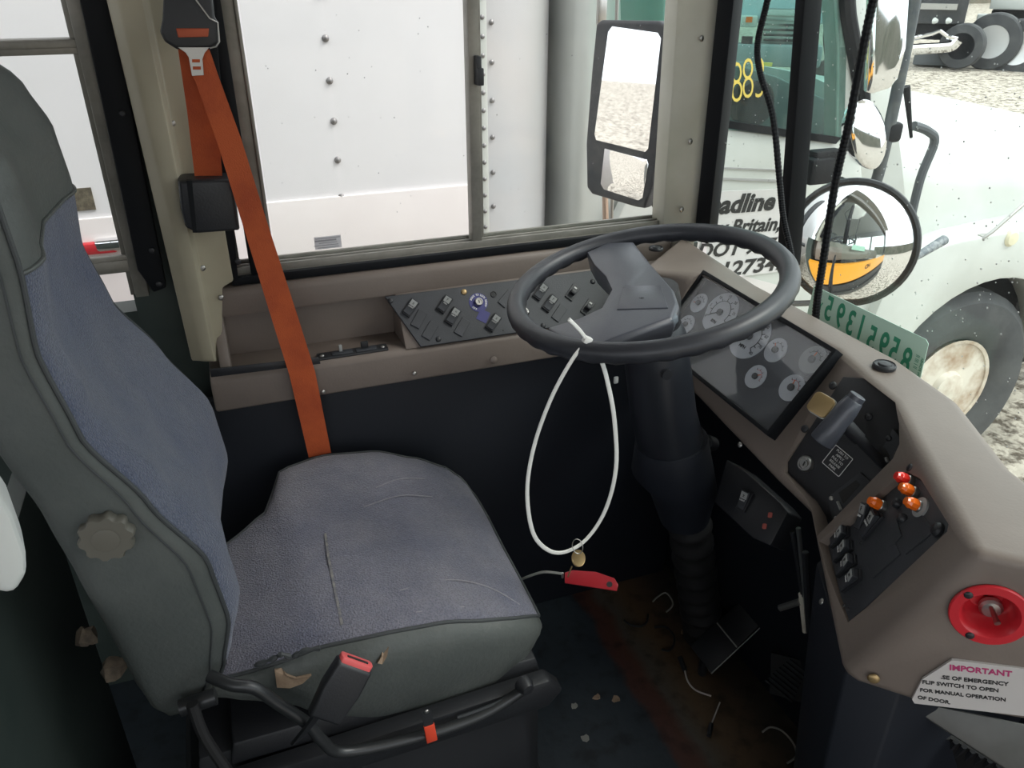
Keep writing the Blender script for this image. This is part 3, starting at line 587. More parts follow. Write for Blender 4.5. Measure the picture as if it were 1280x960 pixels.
# ---- red emergency switch cup
Mr = onp(P3, 1237, 768, .0); n3 = P3.col[2].xyz
a1_ = (Vector(L2(P3, 1188, 768))-Vector(L2(P3, 1286, 768))).length/2; a2_ = (Vector(L2(P3, 1237, 729))-Vector(L2(P3, 1237, 808))).length/2; rc = (a1_+a2_)/2
print('cup radii', a1_, a2_)
cupT = thing('emergency_switch_cup', Mr, 'round red recessed cup with a silver toggle switch on the console side', 'switch')
obj('cup', lathe([(rc, 0), (rc, .002), (rc*.97, .0035), (rc*.74, .0035), (rc*.68, .001), (rc*.62, -.008), (rc*.55, -.022), (rc*.42, -.03), (.002, -.032)], 40, False), REDP, cupT, Mr)
tg = obj('toggle_base', lathe([(.009, 0), (.009, .004), (.007, .006), (.004, .0065)], 20), STEEL, cupT, onp(P3, 1238, 757, -.028) @ Matrix.Scale(1.3, 4))
obj('toggle_bat', tube([Vector((0, 0, .004)), Vector((.004, -.004, .016)), Vector((.006, -.006, .021))], .0025, 10), STEEL, tg, WM[tg.name]) if False else obj('toggle_bat', xf(cyl(.0022, .022, 10, .0034), RX(.25) @ RY(.25)), STEEL, cupT, onp(P3, 1238, 757, -.022))
for q in (2.45, 4.35): screw(cupT, Mr @ T((rc*.85*math.cos(q), rc*.85*math.sin(q), .0035)), .0036, BLACK)
# ---- sticker
Mst = P3 @ T((0, 0, .0035))
sp0 = [L2(Mst, x, y) for x, y in ((1190, 825), (1300, 838), (1300, 897), (1143, 879), (1140, 874), (1153, 849))]
stk = thing('door_sticker', onp(Mst, 1215, 860), 'white door-release sticker with torn corner under the red cup', 'sticker')
obj('paper', prism(sp0, -.0030, .0004), PAPER, stk, Mst, bevel=0)
def tline(s, x0, y0, x1, y1, mm, nm='lettering', bold=.0003):
    a = Vector(L2(Mst, x0, y0)); b = Vector(L2(Mst, x1, y1)); o = text(nm, s, .01, mm, stk, Mst, align='LEFT', bold=bold)
    xs = [v.co.x for v in o.data.vertices]; k = (b-a).length/(max(xs)-min(xs)); o.data.transform(T((-min(xs), 0, 0))); 
    for v in o.data.vertices: v.co.x *= k
    h = 1.0
    for v in o.data.vertices: v.co.y *= h*(k if k < 1.2 else 1.1)
    setm(o, Mst @ T((a.x, a.y, .0006)) @ RZ(math.atan2(b.y-a.y, b.x-a.x)), stk)
    return o
tline('IMPORTANT', 1187, 834, 1265, 842.5, MAG); tline('.SE OF EMERGENCY', 1176, 846, 1261, 855, INK); tline('FLIP SWITCH TO OPEN', 1153, 852, 1248, 863, INK)
tline('FOR MANUAL OPERATION', 1150, 862, 1257, 874.5, INK); tline('OF DOOR.', 1147, 871, 1188, 878, INK)

# ---- vehicle number plate tucked at the windshield foot
n5 = Vector((-1, .0, .0)); MV = frame(UX(1085, 420, .965), (0, -1, 0), (-1, 0, 0))
vp = thing('number_label', MV, 'pale green paper label with mirrored dark green digits standing at the windshield foot', 'label')
vpp = [L2(MV, x, y) for x, y in ((1018, 357), (1158, 424), (1161, 430), (1148, 485), (1008, 398))]
obj('paper', prism(vpp, 0, .001), GREEN, vp, MV)
digs = [('8', 1131, 457), ('5', 1116, 444), ('9', 1103, 437), ('5', 1088, 429), ('1', 1075, 415), ('3', 1062, 409), ('9', 1049, 400), ('5', 1035, 391), ('Y', 1026, 383)]
dh = .062
for s, x, y in digs:
    a = L2(MV, x, y, .001); big = s != 'Y'
    text('digit', s, dh*(1 if big else .35), DGREEN, vp, MV @ T((a[0], a[1]+(.006 if big else 0), .0012)) @ RZ(R(-3)), mirror=True, bold=.0012 if big else .0002, sx=.62)
text('side_lettering', '|| ||| | ||', .008, DGREEN, vp, MV @ T((*L2(MV, 1146, 452), .0012)) @ RZ(R(90)), mirror=True)
text('side_lettering', 'VEHICLE NO', .006, DGREEN, vp, MV @ T((*L2(MV, 1151, 460), .0012)) @ RZ(R(90)), mirror=True)

# ================================================================== STEERING
CW = Vector((.602, 1.032, 1.0)); tl = .197; NW = Vector((-math.sin(tl), .019, math.cos(tl))).normalized(); MW = frame(CW, (1, 0, 0), NW)
sw = thing('steering_wheel', MW, 'large charcoal two-spoke steering wheel with a square horn pad', 'steering wheel')
ring = []; NS = 160
rm, rk = .2095, .0155
V = []; F = []
for i in range(NS):
    a = 2*PI*i/NS
    for k in range(14):
        q = 2*PI*k/14; r_ = rk
        if math.sin(q) < -.2: r_ = rk*(1+.10*math.sin(i*2*PI*38/NS)*(-math.sin(q)))
        V.append(((rm+r_*math.cos(q))*math.cos(a), (rm+r_*math.cos(q))*math.sin(a), r_*math.sin(q)))
for i in range(NS):
    j = (i+1) % NS
    for k in range(14): F.append((i*14+k, j*14+k, j*14+(k+1) % 14, i*14+(k+1) % 14))
obj('rim', (V, F), WHEELM, sw, MW, ang=60)
hubpix = [(733, 314), (760, 302), (792, 301), (815, 330), (843, 362), (849, 380), (842, 398), (745, 434), (700, 424), (682, 412), (722, 400), (752, 386), (765, 362), (757, 345), (742, 330)]
hp_ = [L2(MW, x, y, .004) for x, y in hubpix]
def hull(prof, zs):   # chamfered body: list of (scale, z)
    return loft([[Vector((p[0], p[1], z)) for p in scalep(prof, k)] for k, z in zs])
obj('spoke_cover', hull(hp_, ((.93, -.03), (.99, -.012), (1.0, -.002), (.96, .005))), HUBM, sw, MW, bevel=.002)
pd = [L2(MW, x, y, .007) for x, y in ((780, 357), (826, 356), (835, 384), (771, 386))]
ph = obj('horn_pad', prism(scalep(pd, 1.0), .004, .0068), HUBM, sw, MW, bevel=.001)
text('horn_symbol', 'h', .010, INK, ph, MW @ T((*L2(MW, 802, 372, .0075), .0069)) @ RZ(R(20)))
br = [L2(MW, x, y, -.004) for x, y in ((744, 431), (738, 425), (838, 389), (848, 398), (842, 404))]
obj('spoke_trim', prism(br, -.010, .0015), mat('blue_grey_trim', (.12, .145, .17), .35), sw, MW, bevel=.002)
obj('hub_collar', lathe([(.04, -.085), (.045, -.06), (.048, -.03), (.046, -.008)], 32), BLACK, sw, MW @ T((.0, -.0, 0)))
scn = thing('steering_column', T((.7, 1.03, .3)), 'black shrouded steering column with a ribbed rubber boot running to the floor', 'steering column')
def ringat(p, n, rx, ry, k=24): 
    M_ = frame(p, (0, 1, 0), n); return [M_ @ Vector((rx*math.cos(2*PI*i/k), ry*math.sin(2*PI*i/k), 0)) for i in range(k)]
ca = CW - NW*.07; axis = NW
cb = CW - NW*.24; cc = CW-NW*.33+Vector((.01, 0, 0))
obj('shroud', loft([ringat(ca, NW, .045, .045), ringat(CW-NW*.095, NW, .056, .052), ringat(cb, NW, .06, .055), ringat(cc, NW, .062, .06)]), mat('shroud_plastic', (.011, .013, .018), .4), scn, ang=50)
cdn = Vector((.735, 1.04, .60))
obj('lower_shroud', loft([ringat(cc+NW*.03, NW, .066, .062), ringat(cc-NW*.04+Vector((.0, .01, 0)), NW, .085, .07), ringat(Vector((.72, 1.05, .58)), NW, .075, .06), ringat(Vector((.735, 1.05, .5)), NW, .05, .045)]), NAVY, scn, ang=50)
bt = [UY(852, 590, 1.06), UY(862, 655, 1.09), UY(872, 735, 1.15), UZ(880, 795, .0)]
bpts = []; 
for i in range(60):
    t = i/59*3; k = min(int(t), 2); bpts.append(bt[k].lerp(bt[k+1], t-k))
obj('ribbed_boot', tube(bpts, .05, 20, rf=lambda i: .038+.006*math.sin(i*1.35)+.006*i/60), RUBBER, scn, ang=70)
sc1 = UP(832, 467, CW-NW*.13-Vector((0, .055, 0)), Vector((0, 1, 0))); obj('shroud_button', xf(cyl(.009, .006, 16), RX(PI/2)), BLACK, scn, T(sc1))
obj('clip', box((0, 0, 0), (.008, .004, .012)), LENS, scn, T(UY(770, 475, .98)), bevel=.002)
# stalk ring highlights: tilt lever
# ---- zip tie looped on the rim, with tag
YZ = UP(733, 424, CW+NW*.016, NW).y-.0
def zt_(x, y, dy=0): return UY(x, y, YZ+dy)
zt = thing('cable_tie', T(zt_(733, 425)), 'long white cable tie looped round the rim and hanging below the wheel', 'cable tie')
loop = [zt_(734, 427, -.004), zt_(715, 450, -.008), zt_(688, 500, -.004), zt_(667, 560), zt_(659, 615), zt_(666, 665), zt_(684, 687), zt_(706, 690), zt_(733, 674), zt_(757, 637), zt_(770, 585), zt_(768, 525, .01), zt_(760, 480, .02), zt_(752, 452, .03), zt_(742, 436, .035)]
obj('strap', tube(smooth_path(loop, 6), .0034, 8, flat=.6), WHITEP, zt)
obj('lock_head', box((0, 0, 0), (.012, .009, .010)), WHITEP, zt, T(zt_(734, 425, -.006)) @ RY(.5), bevel=.0015)
obj('tail', tube(smooth_path([zt_(734, 425, -.006), zt_(724, 412, -.012), zt_(711, 399, -.016)], 4), .0028, 8, flat=.5), WHITEP, zt)
obj('wrap', tube(smooth_path([zt_(734, 427, -.004), zt_(742, 433, -.002), zt_(748, 436, .012)], 4), .003, 8), WHITEP, zt)
kt = thing('key_tag', T(zt_(722, 697)), 'round brass key disc on a split ring hanging from the white cable tie', 'key tag')
pc = zt_(723, 698, -.004); fd = (CAM-pc).normalized()
obj('disc', lathe([(.0001, -.002), (.0125, -.002), (.0135, -.001), (.0135, .001), (.0125, .002), (.011, .0016), (.0001, .0016)], 28), GOLD, kt, frame(pc, RT, fd+RT*.75))
obj('split_ring', tube([frame(zt_(722, 683, -.004), (1, 0, 0), fd+RT*.3) @ Vector((.0085*math.cos(2*PI*k/20), .0115*math.sin(2*PI*k/20), 0)) for k in range(20)], .0008, 6, True), STEEL, kt)
obj('chain', tube([zt_(715, 708), zt_(712, 715), zt_(710, 721)], .0013, 6), GOLD, kt)
Mtg = frame(UY(738, 727, YZ+.01), RT+UPV*-.22, Vector((-.35, -.35, .85)))
tgp = [L2(Mtg, x, y) for x, y in ((706, 716), (716, 713), (745, 715), (768, 723), (773, 731), (771, 739), (706, 729))]
rt_ = thing('red_tag', Mtg, 'flat red plastic tag hanging under the brass disc', 'tag')
obj('blade', prism(tgp, -.002, .002), REDD, rt_, Mtg, bevel=.0012); obj('tag_hole', prism(circ(.005, 16, *L2(Mtg, 762, 731)), .0015, .0023), INK, rt_, Mtg)
obj('tag_ferrule', cyl(.002, .01, 10), STEEL, rt_, T(UY(703, 722, YZ+.01)))
wr = obj('loose_wire', tube(smooth_path([UY(652, 724, YZ+.10), UY(662, 720, YZ+.07), UY(680, 715, YZ+.03), UY(702, 717, YZ+.01)], 6), .0022, 8), REFL, label='thin grey wire running from behind the seat cushion to the red tag', cat='wire')

# ================================================================== UNDER-DASH BOX, PEDALS, FLOOR CLUTTER
bx = UZ(935, 640, .62); nb = Vector((-.8, -.12, .58)).normalized(); MB_ = frame(bx, (0, -1, 0), nb)
bpx = [L2(MB_, x, y) for x, y in ((908, 574), (928, 586), (975, 628), (985, 640), (963, 682), (940, 672), (893, 628))]
ub = thing('underdash_switch_box', MB_, 'black switch box with two dull red lights tucked below the dash', 'switch box')
obj('housing', prism(bpx, -.05, 0), BLACK, ub, MB_, bevel=.003)
for x, y in ((963, 644), (956, 658)): obj('red_light', prism(rrect(.008, .009, .002), 0, .001), mat('dull_red_lens', (.4, .08, .06), .4), ub, onp(MB_, x, y, 0) @ RZ(.6))
Mx, _ = onaxis(MB_, (938, 613), (925, 640), .002); rocker(ub, Mx, .036, .019, 'icon')
Mad = frame(UZ(882, 552, .66), (0, -1, 0), (-.7, -.3, .5)); adp = thing('air_valve', Mad, 'small dark round valve knob just below the left of the dial cluster', 'valve')
obj('valve_body', lathe([(.014, -.03), (.014, 0), (.011, .004)], 20), BLACK, adp, Mad); obj('valve_ring', lathe([(.010, .003), (.010, .007), (.007, .008), (.006, .005)], 20), PANEL, adp, Mad)
# accelerator pedal
pp = [UZ(863, 808, .05), UZ(938, 742, .15), UZ(968, 768, .15), UZ(889, 842, .05)]
pm = plane3(pp[0], pp[1], pp[3]); pd_ = thing('accelerator_pedal', T(UZ(900, 830, 0)), 'flat black accelerator pedal with one pale metal crease on the floor', 'pedal')
loc = [(pm.inverted() @ p).xy for p in pp]
obj('pedal_plate', prism([tuple(l) for l in loc], -.006, .004), BLACK, pd_, pm, bevel=.002)
ra, rb = P3D(pm, 895, 777, .005), P3D(pm, 921, 809, .005)
obj('metal_crease', tube([ra, rb], .0016, 6), LENS, pd_); obj('edge_strip', tube([P3D(pm, 889, 842, .003), P3D(pm, 966, 770, .003)], .0012, 6), LENS, pd_)
hg = P3D(pm, 958, 755, 0); obj('pedal_arm', tube([hg, hg+Vector((.1, .02, .08)), hg+Vector((.16, .02, .12))], .008, 10), STEEL, pd_)
obj('pedal_base', tube([P3D(pm, 880, 825, -.01), Vector((*P3D(pm, 880, 825, -.01).xy, .0))+Vector((0, 0, .002))], .01, 10), BLACK, pd_)
# ribbed vent on the floor cover
rv = thing('ribbed_vent', T(UZ(985, 850, .12)), 'black ribbed rubber vent beside the console foot', 'vent'); Mv = frame(UZ(985, 848, .12), RT, Vector((-.8, -.5, .3)))
obj('vent_backing', box((0, 0, -.006), (.075, .09, .008)), RUBBER, rv, Mv)
for k in range(8): obj('rib', box((0, -.036+.0105*k, .001), (.066-.004*k, .0045, .006)), BLACK, rv, Mv @ RZ(-.5))
bk = thing('hanging_bracket', T(UZ(1000, 740, .4)), 'narrow metal bracket and cables hanging below the console edge', 'bracket')
for k, (x0, y0, x1, y1, r, mm) in enumerate(((998, 660, 1008, 760, .004, STEEL), (1006, 690, 1012, 790, .006, BLACK), (990, 665, 1003, 745, .003, BLACK), (1001, 742, 1006, 790, .004, RUSTW), (975, 760, 1000, 752, .006, STEEL))):
    obj('rod', tube([UP(x0, y0, (.80, .75, .45), Vector((-1, -.6, 0))), UP(x1, y1, (.80, .75, .45), Vector((-1, -.6, 0)))], r, 8), mm, bk)
# grey sill plate and ribbed mat at lower right
sl0 = [UZ(1138, 884, .60), UZ(1160, 880, .60), UZ(1330, 915, .60), UZ(1330, 1000, .52), UZ(1255, 960, .545)]
ssl = obj('step_bulkhead', loft([sl0, [p-Vector((-.008, -.008, .012)) for p in sl0]]), mat('grey_sill', (.1, .1, .095), .45, c2=(.065, .065, .06), cs=8), bevel=.002, label='grey painted triangular bulkhead plate under the sticker', cat='plate')
rm_ = thing('stepwell_mat', T(UZ(1180, 930, .3)), 'black vertically ribbed rubber panel at the lower right corner', 'mat'); pA, pB, pC, pD = UZ(1128, 890, .52), UZ(1300, 985, .50), UZ(1240, 1010, .2), UZ(1095, 960, .2)
obj('backing', slab(pA, pB, pC, pD, .01), RUBBER, rm_)
for k in range(16):
    t = (k+.5)/16; obj('rib', tube([pA.lerp(pB, t), pD.lerp(pC, t)], .004, 6), BLACK, rm_)
# floor clutter
def clip(pts, r, m, nm, lab, cat, grp=None):
    P_ = smooth_path([UZ(x, y, .006+r) for x, y in pts], 5); return obj(nm, tube(P_, r, 7), m, label=lab, cat=cat, group=grp)
clip([(816, 752), (822, 746), (832, 741), (840, 750), (840, 758), (833, 765)], .0022, REFL, 'cut_cable_tie', 'pale curled cut cable tie on the floor, farthest of the floor scraps', 'cable tie')
clip([(780, 775), (788, 781), (800, 783), (808, 778), (810, 768)], .0028, RUBBER, 'wire_clip', 'black open curved clip lying left of the hooked one on the floor', 'clip')
clip([(818, 784), (832, 784), (842, 794), (842, 806), (836, 813), (827, 812)], .0028, RUBBER, 'wire_clip', 'black hooked clip lying right of the pale rust patch', 'clip')
clip([(953, 915), (963, 909), (978, 914), (992, 930), (995, 945), (984, 954)], .0022, REFL, 'cut_cable_tie', 'pale curled cut cable tie near the bottom edge by the console', 'cable tie')
cb_ = thing('plug_lead', T(UZ(870, 850, .005)), 'short pale wire with a black plug lying beside the pedal', 'wire')
obj('wire', tube(smooth_path([UZ(x, y, .008) for x, y in ((856, 838), (860, 852), (870, 863), (889, 870))], 5), .002, 7), PAPER, cb_); obj('plug', tube([UZ(850, 822, .012), UZ(856, 838, .01)], .006, 10), BLACK, cb_, bevel=0)
cb2 = thing('plug_lead', T(UZ(890, 900, .005)), 'short wire with a dark connector end lying on the orange rust stain', 'wire')
obj('wire', tube([UZ(x, y, .008) for x, y in ((900, 878), (890, 903))], .0016, 7), PAPER, cb2); obj('plug', tube([UZ(889, 905, .01), UZ(886, 920, .008)], .005, 10), BLACK, cb2)
random.seed(3)
for k, (x, y) in enumerate(((718, 882), (731, 922), (746, 871), (770, 874), (855, 790))):
    P_ = UZ(x, y, .003); pts = [(P_.x+random.uniform(.006, .011)*math.cos(a), P_.y+random.uniform(.004, .011)*math.sin(a)) for a in [2*PI*i/8 for i in range(8)]]
    obj('leaf_scrap', join(prism(pts, .001, .004)), REFL if k < 2 else FOAM, label=('pale crumpled leaf scrap on the dark floor mat', 'brown torn scrap on the dark floor mat near the seat base', 'small tan crumb on the mat, left of the rusty strip', 'tan crumb lying nearest the rusty strip', 'tan crumb on the bare board near the black clips')[k], cat='scrap')

# ================================================================== DRIVER SEAT
seat = thing('driver_seat', (.1, 1.08, 0), 'high-backed driver seat in blue-grey cloth with worn grey-green vinyl sides', 'seat')
def interp(tab, z):
    for (a, *va), (b, *vb) in zip(tab, tab[1:]):
        if a <= z <= b: t = (z-a)/(b-a); t = t*t*(3-2*t)*.4+t*.6; return [p+(q-p)*t for p, q in zip(va, vb)]
    return list(tab[0][1:] if z < tab[0][0] else tab[-1][1:])
# z, front x, back x, y near, y far
BT = [(.50, -.15, -.20, .90, 1.28), (.545, -.115, -.215, .875, 1.315), (.60, -.085, -.225, .865, 1.33), (.68, -.062, -.235, .86, 1.335), (.78, -.07, -.25, .86, 1.335), (.88, -.125, -.262, .862, 1.33), (.98, -.18, -.285, .868, 1.315),
      (1.08, -.20, -.31, .885, 1.31), (1.17, -.192, -.33, .90, 1.31), (1.25, -.197, -.345, .915, 1.305), (1.31, -.218, -.35, .93, 1.29), (1.35, -.248, -.345, .96, 1.25), (1.365, -.28, -.34, 1.0, 1.2)]
NZ = 60; rings = []; zsl = []
K = 44
def bsec(z):
    f, bk_, yn, yf = interp(BT, z); P_ = []
    w_ = yf-yn; c = (yn+yf)/2; dpt = f-bk_
    for i in range(K):
        a = 2*PI*i/K; ca_, sa_ = math.cos(a), math.sin(a); e = .34
        u = math.copysign(abs(ca_)**e, ca_); v = math.copysign(abs(sa_)**e, sa_)
        x = (f+bk_)/2+u*dpt/2; y = c+v*w_/2
        if u > 0: x -= .022*max(0, 1-(abs(y-c)/(w_*.36))**2)*u*(1 if z > .6 else .4)     # hollow between the bolsters
        P_.append(Vector((x, y, z)))
    return P_
zsl = [BT[0][0]+(BT[-1][0]-BT[0][0])*i/NZ for i in range(NZ+1)]
rings = [bsec(z) for z in zsl]
# split: front cloth insert and vinyl shell
ZH = 1.155
Fv = []; Ff = []; Vall = [tuple(p) for r_ in rings for p in r_]
for i in range(NZ):
    for k in range(K):
        f_ = (i*K+k, i*K+(k+1) % K, (i+1)*K+(k+1) % K, (i+1)*K+k); a = 360*(k+.5)/K
        fr = (a < 65.5 or a > 294.5); zm = zsl[i]
        (Ff if fr and zm < ZH and zm > .56 else Fv).append(f_)
Fv.append(tuple(range(K))[::-1]); Fv.append(tuple(range(NZ*K, NZ*K+K)))
def sub(Vs, Fs):
    used_ = sorted({i for f_ in Fs for i in f_}); mp = {o: n for n, o in enumerate(used_)}; return [Vs[i] for i in used_], [tuple(mp[i] for i in f_) for f_ in Fs]
sh_ = obj('backrest_shell', sub(Vall, Fv), VINYL, seat, ang=80)
fb = obj('backrest_cushion', sub(Vall, Ff), FAB, seat, ang=80)
kk = 8; 
for side in (kk, K-kk): obj('piping', tube([rings[i][side]+Vector((.002, 0, 0)) for i in range(5, NZ-5)], .003, 8), PIPE, seat)
iz = min(range(NZ+1), key=lambda i: abs(zsl[i]-ZH))
obj('headrest_seam', tube([rings[iz+1][k % K]+Vector((.001, 0, 0)) for k in range(-kk, kk+1)], .0028, 8), VINYL, seat)
for side in (10, K-10): obj('stitch_seam', tube([rings[i][side]+Vector((0, -.0006 if side > 20 else .0006, 0)) for i in range(3, NZ-6)], .0014, 6), PIPE, seat)
# recline knob on the near flank
kp = UY(135, 665, .862); Mkn = frame(kp, (1, 0, 0), (-.06, -1, .05))
prof = [((.031 if (i % 4) in (0, 1) else .0275)*math.cos(2*PI*i/40), (.031 if (i % 4) in (0, 1) else .0275)*math.sin(2*PI*i/40)) for i in range(40)]
kn = obj('adjuster_knob', hull(prof, ((.95, 0), (1, .003), (1, .014), (.94, .017))), KNOBM, seat, Mkn, ang=50, label='greige scalloped lumbar adjuster knob'); obj('knob_cap', lathe([(.015, .016), (.015, .018), (.013, .0185), (.001, .0185)], 24), KNOBM, kn, Mkn)
# cushion
def csec(x):   # section across at position x: list of points (y,z)
    pass
NX, NY = 30, 26
CT = [(-.13, .568, .875, 1.13, .53), (-.08, .58, .86, 1.19, .51), (-.02, .597, .848, 1.235, .48), (.02, .61, .842, 1.355, .43), (.10, .612, .836, 1.375, .395), (.20, .602, .836, 1.372, .385), (.28, .575, .84, 1.355, .393),
      (.33, .552, .85, 1.335, .42), (.36, .53, .865, 1.305, .455), (.374, .505, .885, 1.27, .48)]
def ct(x): return interp(CT, x)
rings = []; KC = 48
xsl = [-.13+.53*(i/NX) for i in range(NX+1)]
xsl = [-.13, -.128]+[-.125+.46*(i/26) for i in range(1, 27)]+[.348, .357, .365, .371, .374]
for x in xsl:
    zt_c, yn, yf, zb_ = ct(x)
    if x < -.12: zt_c -= .01
    c = (yn+yf)/2; w_ = yf-yn; h_ = (zt_c-zb_); zc = (zt_c+zb_)/2; P_ = []
    for i in range(KC):
        a = 2*PI*i/KC; e = .38; ca_, sa_ = math.cos(a), math.sin(a); u = math.copysign(abs(ca_)**e, ca_); v = math.copysign(abs(sa_)**e, sa_)
        y = c+u*w_/2; z = zc+v*h_/2
        if v > 0: z += .008*(1-min(1, abs(y-c)/(w_*.5))**2)-.004*math.exp(-((y-c)/.05)**2)+.003*math.sin(9*x+14*y)
        if v < 0: y = c+(y-c)*.96
        P_.append(Vector((x, y, z)))
    rings.append(P_)
Vall = [tuple(p) for r_ in rings for p in r_]; Ft = []; Fs = []; n_r = len(rings)
for i in range(n_r-1):
    for k in range(KC):
        a = 360*(k+.5)/KC; f_ = (i*KC+k, i*KC+(k+1) % KC, (i+1)*KC+(k+1) % KC, (i+1)*KC+k); (Ft if 37.5 < a < 142.5 else Fs).append(f_)
Fs.append(tuple(range(KC))[::-1]); Fs.append(tuple(range((n_r-1)*KC, n_r*KC)))
obj('seat_cushion', sub(Vall, Ft), FAB2, seat, ang=80); obj('cushion_side', sub(Vall, Fs), VINYL, seat, ang=80)
k1, k2 = 5, 19
for s_i in (k1, k2): obj('piping', tube([r_[s_i]+Vector((0, .001 if s_i == k1 else -.001, 0)) for r_ in rings], .0028, 8), PIPE, seat)
obj('piping', tube([rings[-1][k]+Vector((.001, 0, 0)) for k in range(k1, k2+1)], .0028, 8), PIPE, seat)
# stitch lines on the cushion top
def topz(x, y):
    zt_c, yn, yf, zb_ = ct(x); c = (yn+yf)/2; w_ = yf-yn; u = (y-c)/(w_/2); v = max(0, 1-abs(u)**(2/.38))**(.38/2); return (zt_c+zb_)/2+v*(zt_c-zb_)/2+.008*(1-min(1, abs(u))**2)-.004*math.exp(-((y-c)/.05)**2)+.003*math.sin(9*x+14*y)
for pts in ([(405, 655), (410, 690), (418, 730), (425, 762)], ):
    P_ = []
    for x, y in pts:
        p = UZ(x, y, .635); P_.append(Vector((p.x, p.y, topz(p.x, p.y)+.0006)))
    obj('worn_patch', ribbon(smooth_path(P_, 4), (1, .3, 0), .0042, .001), mat('frayed_thread', (.24, .23, .21), .9, c2=(.11, .11, .13), cs=90), seat)
for pts in ([(500, 745), (560, 722), (610, 716), (650, 722)], [(520, 765), (580, 748), (630, 744), (660, 752)], [(455, 640), (500, 622), (540, 612)], [(470, 615), (500, 600), (530, 590)]):
    P_ = [UZ(x, y, .60) for x, y in pts]
    obj('crease_line', tube(smooth_path([Vector((p.x, p.y, topz(p.x, p.y)+.0002)) for p in P_ if p.x < .355 and p.y > ct(p.x)[1]+.03], 5), .0011, 5), mat('pale_crease', (.26, .25, .27), .9), seat)
# torn foam patches on the near side
def onside(x, y, off=0):
    Y = .86
    for _ in range(6):
        p = UY(x, y, Y-off); z1, yn, yf, z0 = ct(p.x); c = (yn+yf)/2; w_ = yf-yn; vv_ = min(.97, abs((p.z-(z0+z1)/2)/((z1-z0)/2)))
        sa2 = vv_**(2/.38); Y = c-w_/2*max(0, 1-sa2)**(.38/2)
    return UY(x, y, Y-off)
def torn(pix, nm='torn_patch'):
    P_ = [onside(x, y) for x, y in pix]; c = sum(P_, Vector())/len(P_); n = len(P_); out = Vector((0, -.0055, .0018))
    V_ = [tuple(c+out)]+[tuple(p+out) for p in P_]+[tuple(p-out*1.5) for p in P_]
    F_ = [(0, 1+i, 1+(i+1) % n) for i in range(n)]+[(1+i, 1+n+i, 1+n+(i+1) % n, 1+(i+1) % n) for i in range(n)]
    return obj(nm, (V_, F_), FOAM, seat, label='patch of bare tan foam showing through torn vinyl')
torn([(343, 836), (352, 832), (358, 842), (370, 846), (389, 842), (378, 852), (362, 858), (346, 857)]); torn([(479, 803), (485, 806), (483, 818), (477, 828), (471, 827), (476, 818)]); torn([(433, 806), (437, 810), (436, 822), (431, 824)])
# gathered puckers of dark thread
obj('frayed_seam', tube(smooth_path([onside(x, y) for x, y in ((318, 832), (340, 824), (352, 818), (365, 821), (378, 814), (400, 810))], 4), .0035, 7, rf=lambda i: .002+.0025*abs(math.sin(i*2.1))), PIPE, seat)
# metal frame tube, lever, pedestal
DKM = mat('dark_painted_steel', (.03, .032, .034), .35, .3)
obj('frame_tube', tube(smooth_path([UY(262, 845, .84), UY(290, 856, .82), UY(318, 860, .815), UY(345, 878, .81), UY(385, 905, .80), UY(402, 925, .795), UY(430, 940, .795), UY(520, 922, .795), UY(600, 895, .80), UY(655, 862, .81)], 5), .0085, 12), DKM, seat)
obj('side_rail', xf(prism([(-.12, .375), (.36, .39), (.385, .42), (.36, .45), (-.12, .43)], 0, .03), Matrix(((1, 0, 0, 0), (0, 0, 1, .815), (0, 1, 0, 0), (0, 0, 0, 1)))), BLACK, seat, bevel=.006)
obj('front_knob', lathe([(.014, 0), (.014, .008), (.009, .018), (.001, .019)], 16), BLACK, seat, frame(UY(653, 853, .81), (1, 0, 0), (.2, -1, 0)))
obj('ridge', tube(smooth_path([UY(572, 898, .805), UY(620, 880, .805), UY(660, 858, .81)], 4), .004, 8), PANEL, seat)
obj('suspension_housing', hull([(-.2, .84), (.34, .84), (.38, .9), (.38, 1.28), (.32, 1.34), (-.2, 1.34)], ((.9, .04), (1.0, .10), (.99, .30), (.93, .37), (.9, .44))), mat('pedestal_plastic', (.02, .021, .024), .45), seat, bevel=.008)
obj('base_plate', box((.08, 1.09, .02), (.66, .54, .04)), DKM, seat, bevel=.005)
obj('cushion_pan', hull([(-.12, .85), (.36, .85), (.37, 1.33), (-.12, 1.33)], ((1, .425), (.97, .46))), BLACK, seat, bevel=.004)
obj('rear_pivot', tube([UY(225, 885, .85), UY(270, 870, .85)], .012, 12), DKM, seat)
obj('hose', tube(smooth_path([UY(240, 880, .83), UY(255, 920, .82), UY(285, 965, .81)], 4), .008, 10), RUBBER, seat)
# crumpled foam scraps behind the backrest foot
random.seed(11)
for k, (x, y, s) in enumerate(((140, 835, .02), (108, 795, .016))):
    p = UY(x, y, .93); V_, F_ = lathe([(.3*s, -.8*s), (.9*s, -.4*s), (s, 0), (.7*s, .5*s), (.1*s, .8*s)], 9); V_ = [(a*random.uniform(.6, 1.2), b*random.uniform(.6, 1.2), c*random.uniform(.8, 1.3)) for a, b, c in V_]
    obj('foam_lump', (V_, F_), mat('dim_foam', (.16, .125, .09), .95, bump=1, bs=60, c2=(.08, .065, .05), cs=50), seat, T(p), label='lump of exposed crumbling foam')
